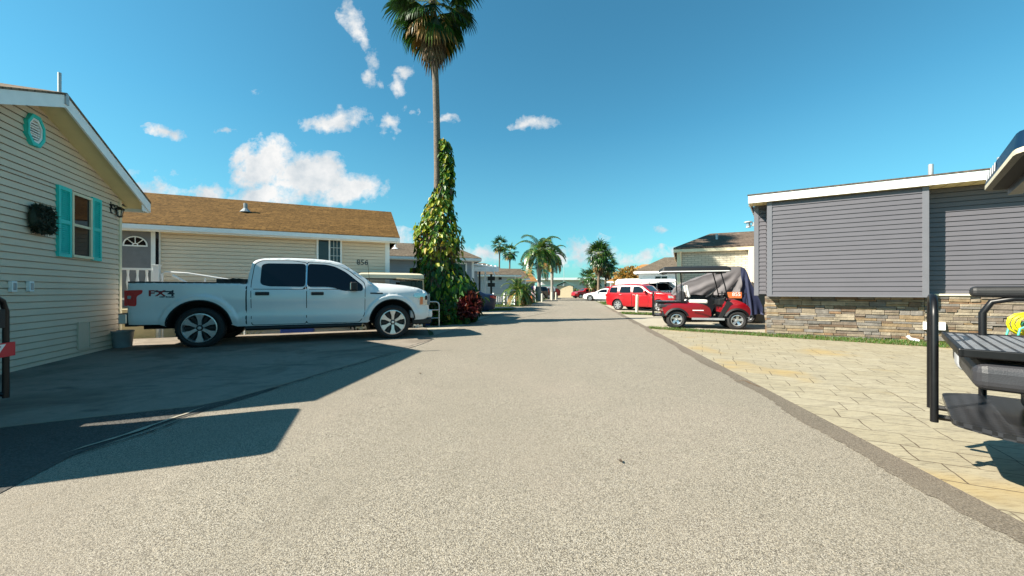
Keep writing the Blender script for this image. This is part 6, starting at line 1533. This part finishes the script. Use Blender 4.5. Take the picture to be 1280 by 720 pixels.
for i, (px, Y, rx, h, lab, w3) in enumerate([(716, 76, 1.7, 1.5, 'olive green hedge bush beside the tan shed', [2, 4, 2]), (727, 78, 1.9, 1.25, 'yellow green low bush left of the far red car', [1, 5, 3]), (738, 74, 1.6, 1.6, 'dark green bush under the low fan palm', [5, 2, 0]), (750, 70, 1.4, 1.7, 'dense green bush beneath the skirted palms', [5, 3, 0]), (706, 84, 2.2, 1.6, 'dark bush behind the tan shed', [5, 2, 1])]):
    shrub('hedge_bush', lab, 'bush', at(px, Y), rx, 1.1, h, 900, .34, .6, ['bush_a', 'bush_b', 'orange_b'], w3, 60 + i, 'bushes at the end of the street', upw=.2)
# ---------------------------------------------------------------- small things along the street
def rail_fence(label, a, c, n, h):
    t = thing('rail_fence', label, 'fence', (a[0], a[1], 0), math.atan2(c[1] - a[1], c[0] - a[0])); L_ = math.hypot(c[0] - a[0], c[1] - a[1])
    for i in range(n + 1):
        b = MB(); x = L_ * i / n; b.box(x - .06, x + .06, -.06, .06, 0, h); b.box(x - .08, x + .08, -.08, .08, h, h + .04); b.build('post', MT['trim_white'], t)
    for z in (.25, h - .12):
        b = MB(); b.box(0, L_, -.025, .025, z - .05, z + .05); b.build('rail', MT['trim_white'], t)
    b = MB()
    for i in range(int(L_ / .22)): b.box(i * .22 - .012 + .1, i * .22 + .012 + .1, -.012, .012, .25, h - .12)
    b.build('picket', MT['trim_white'], t)
rail_fence('white rail fence in front of the blue grey house', at(603, 28.5), at(656, 31.5), 4, .95)
X_, Y_ = at(614, 24.5)[:2]; t = thing('sign_post', 'black post carrying two dark square plates by the white carport', 'sign post', (X_, Y_, 0), R(10))
b = MB(); b.box(-.06, .06, -.06, .06, 0, 2.25); b.build('post', MT['black_metal'], t)
for z in (1.42, 1.83):
    b = MB(); b.box(-.24, .24, -.10, -.061, z, z + .26); b.build('plate', MT['black_metal'], t, bevel=.01)
g = G(641, 381); t = thing('utility_box', 'pale green utility pedestal on the left lawn strip', 'utility box', (g[0], g[1], 0), 0)
b = MB(); b.prism(rounded([(-.21, 0), (.21, 0), (.19, .62), (-.19, .62)], .06, 3), -.18, .18); b.build('cabinet', MT['util_green'], t, bevel=.02); b = MB(); b.box(-.22, .22, -.2, .2, .58, .63); b.build('lid', MT['util_green'], t, bevel=.02)
X_, Y_ = at(667.5, 38)[:2]; t = thing('flag', 'striped red and white flag hanging on a pole by the left verge', 'flag', (X_, Y_, 0), 0)
b = MB(); b.tube([(.16, 0, 0), (.05, 0, 1.75)], .02, 6); b.build('pole', MT['white'], t)
b = MB()
for i in range(7):
    for j in range(8):
        z0, z1 = 1.65 - j * .16, 1.49 - j * .16; f = lambda x, z: (x - .28 + .03 * math.sin(9 * z), .05 * math.sin(14 * x + 3 * z), z)
        m = 2 if (j < 3 and i < 3) else (0 if i % 2 else 1); b.add([f(i * .06, z1), f(i * .06 + .06, z1), f(i * .06 + .06, z0), f(i * .06, z0)], [(0, 1, 2, 3)], m)
b.build('cloth', [MT['flag_red'], MT['white'], MT['flag_blue']], t, smooth=60)
X_, Y_ = at(661.5, 36)[:2]; o = thing('bollard', 'dark blue bollard post with white cap on the left verge by the flag', 'bollard', (X_, Y_, 0), 0)
b = MB(); b.tube([(0, 0, 0), (0, 0, .45)], .13, 12, 0); b.build('base', MT['car_blue'], o, smooth=50); b = MB(); b.lathe([(0, .45), (.10, .45), (.10, .95), (.07, 1.02), (0, 1.03)], 12); b.build('cap', MT['bollard_white'], o, smooth=50)
X_, Y_ = at(665, 37)[:2]; t = thing('garden_ornament', 'small orange garden ornament beside the flag', 'ornament', (X_, Y_, 0), 0)
b = MB(); b.lathe([(0, 0), (.16, .02), (.20, .25), (.13, .42), (.15, .55), (.12, .68), (0, .74)], 14); b.build('figure', MT['sign_orange'], t, smooth=50)
def bollard(px, py, h, label, col='bollard_white', r=.075, lean=0.0):
    g = G(px, py); t = thing('bollard', label, 'bollard', (g[0], g[1], 0), 0)
    b = MB(); b.tube([(0, 0, 0), (lean, 0, h)], r, 12, 0); b.lathe([(0, h + .04), (r * .7, h + .03), (r * 1.02, h - .01), (r * 1.02, h - .05)], 12, Matrix.Translation((lean, 0, 0))); b.build('post', MT[col], t, smooth=45)
    return t
bollard(796, 391.5, .92, 'pale round bollard in the grass right before the red wagon', lean=.02)
bollard(757, 375.5, .75, 'left of two short bollards by the white sedan', r=.10)
bollard(760.5, 376.3, .8, 'right of two short bollards by the white sedan', r=.10)
bollard(677.5, 377.3, .85, 'white bollard at the roadside nearest the royal palms', r=.10)
bollard(690, 375.3, .95, 'white bollard on the left roadside beyond the black vehicle, left of a pair', r=.11)
bollard(695, 374.8, .95, 'white bollard on the left roadside beyond the black vehicle, right of a pair', r=.11)
X_, Y_ = at(695, 60)[:2]
t = thing('cargo_trailer', 'red and white covered trailer parked beyond the left roadside bollards', 'trailer', (X_ - .8, Y_, 0), R(10))
b = MB(); b.prism(rounded([(-1.3, .4), (1.3, .4), (1.35, 1.3), (.9, 1.6), (-1.1, 1.6), (-1.4, 1.2)], .2, 3), -.8, .8); b.build('body', MT['car_red'], t, bevel=.05)
b = MB(); b.box(-.5, .5, -.82, .82, 1.1, 1.85); b.build('top_box', MT['white'], t, bevel=.06)
for x in (-.6, .6):
    for y in (-.8, .8): make_wheel(t, x, y, .3, .2, .19, 'multi', 0)
# a few dead leaves blown onto the road
rd = random.Random(77)
for i, (px, py, lab) in enumerate([(772, 577, 'brown fallen leaf lying on the road, lower centre'), (526, 468.5, 'dark fallen leaf lying on the road right of the house shadow')]):
    g = G(px, py); b = MB(); leaf_shape(b, Vector((0, 0, .008)), Vector((.1, .2, 1)), Vector((1, .3, .1)).normalized(), .052, .034, 0, .3)
    o = b.build('fallen_leaf', MT[['dead_dark', 'dead_dark', 'vine_d'][i]], recalc=False); o.location = (g[0], g[1], .004); o.rotation_euler = (0, 0, rd.uniform(0, 6)); tag(o, lab, 'leaf')
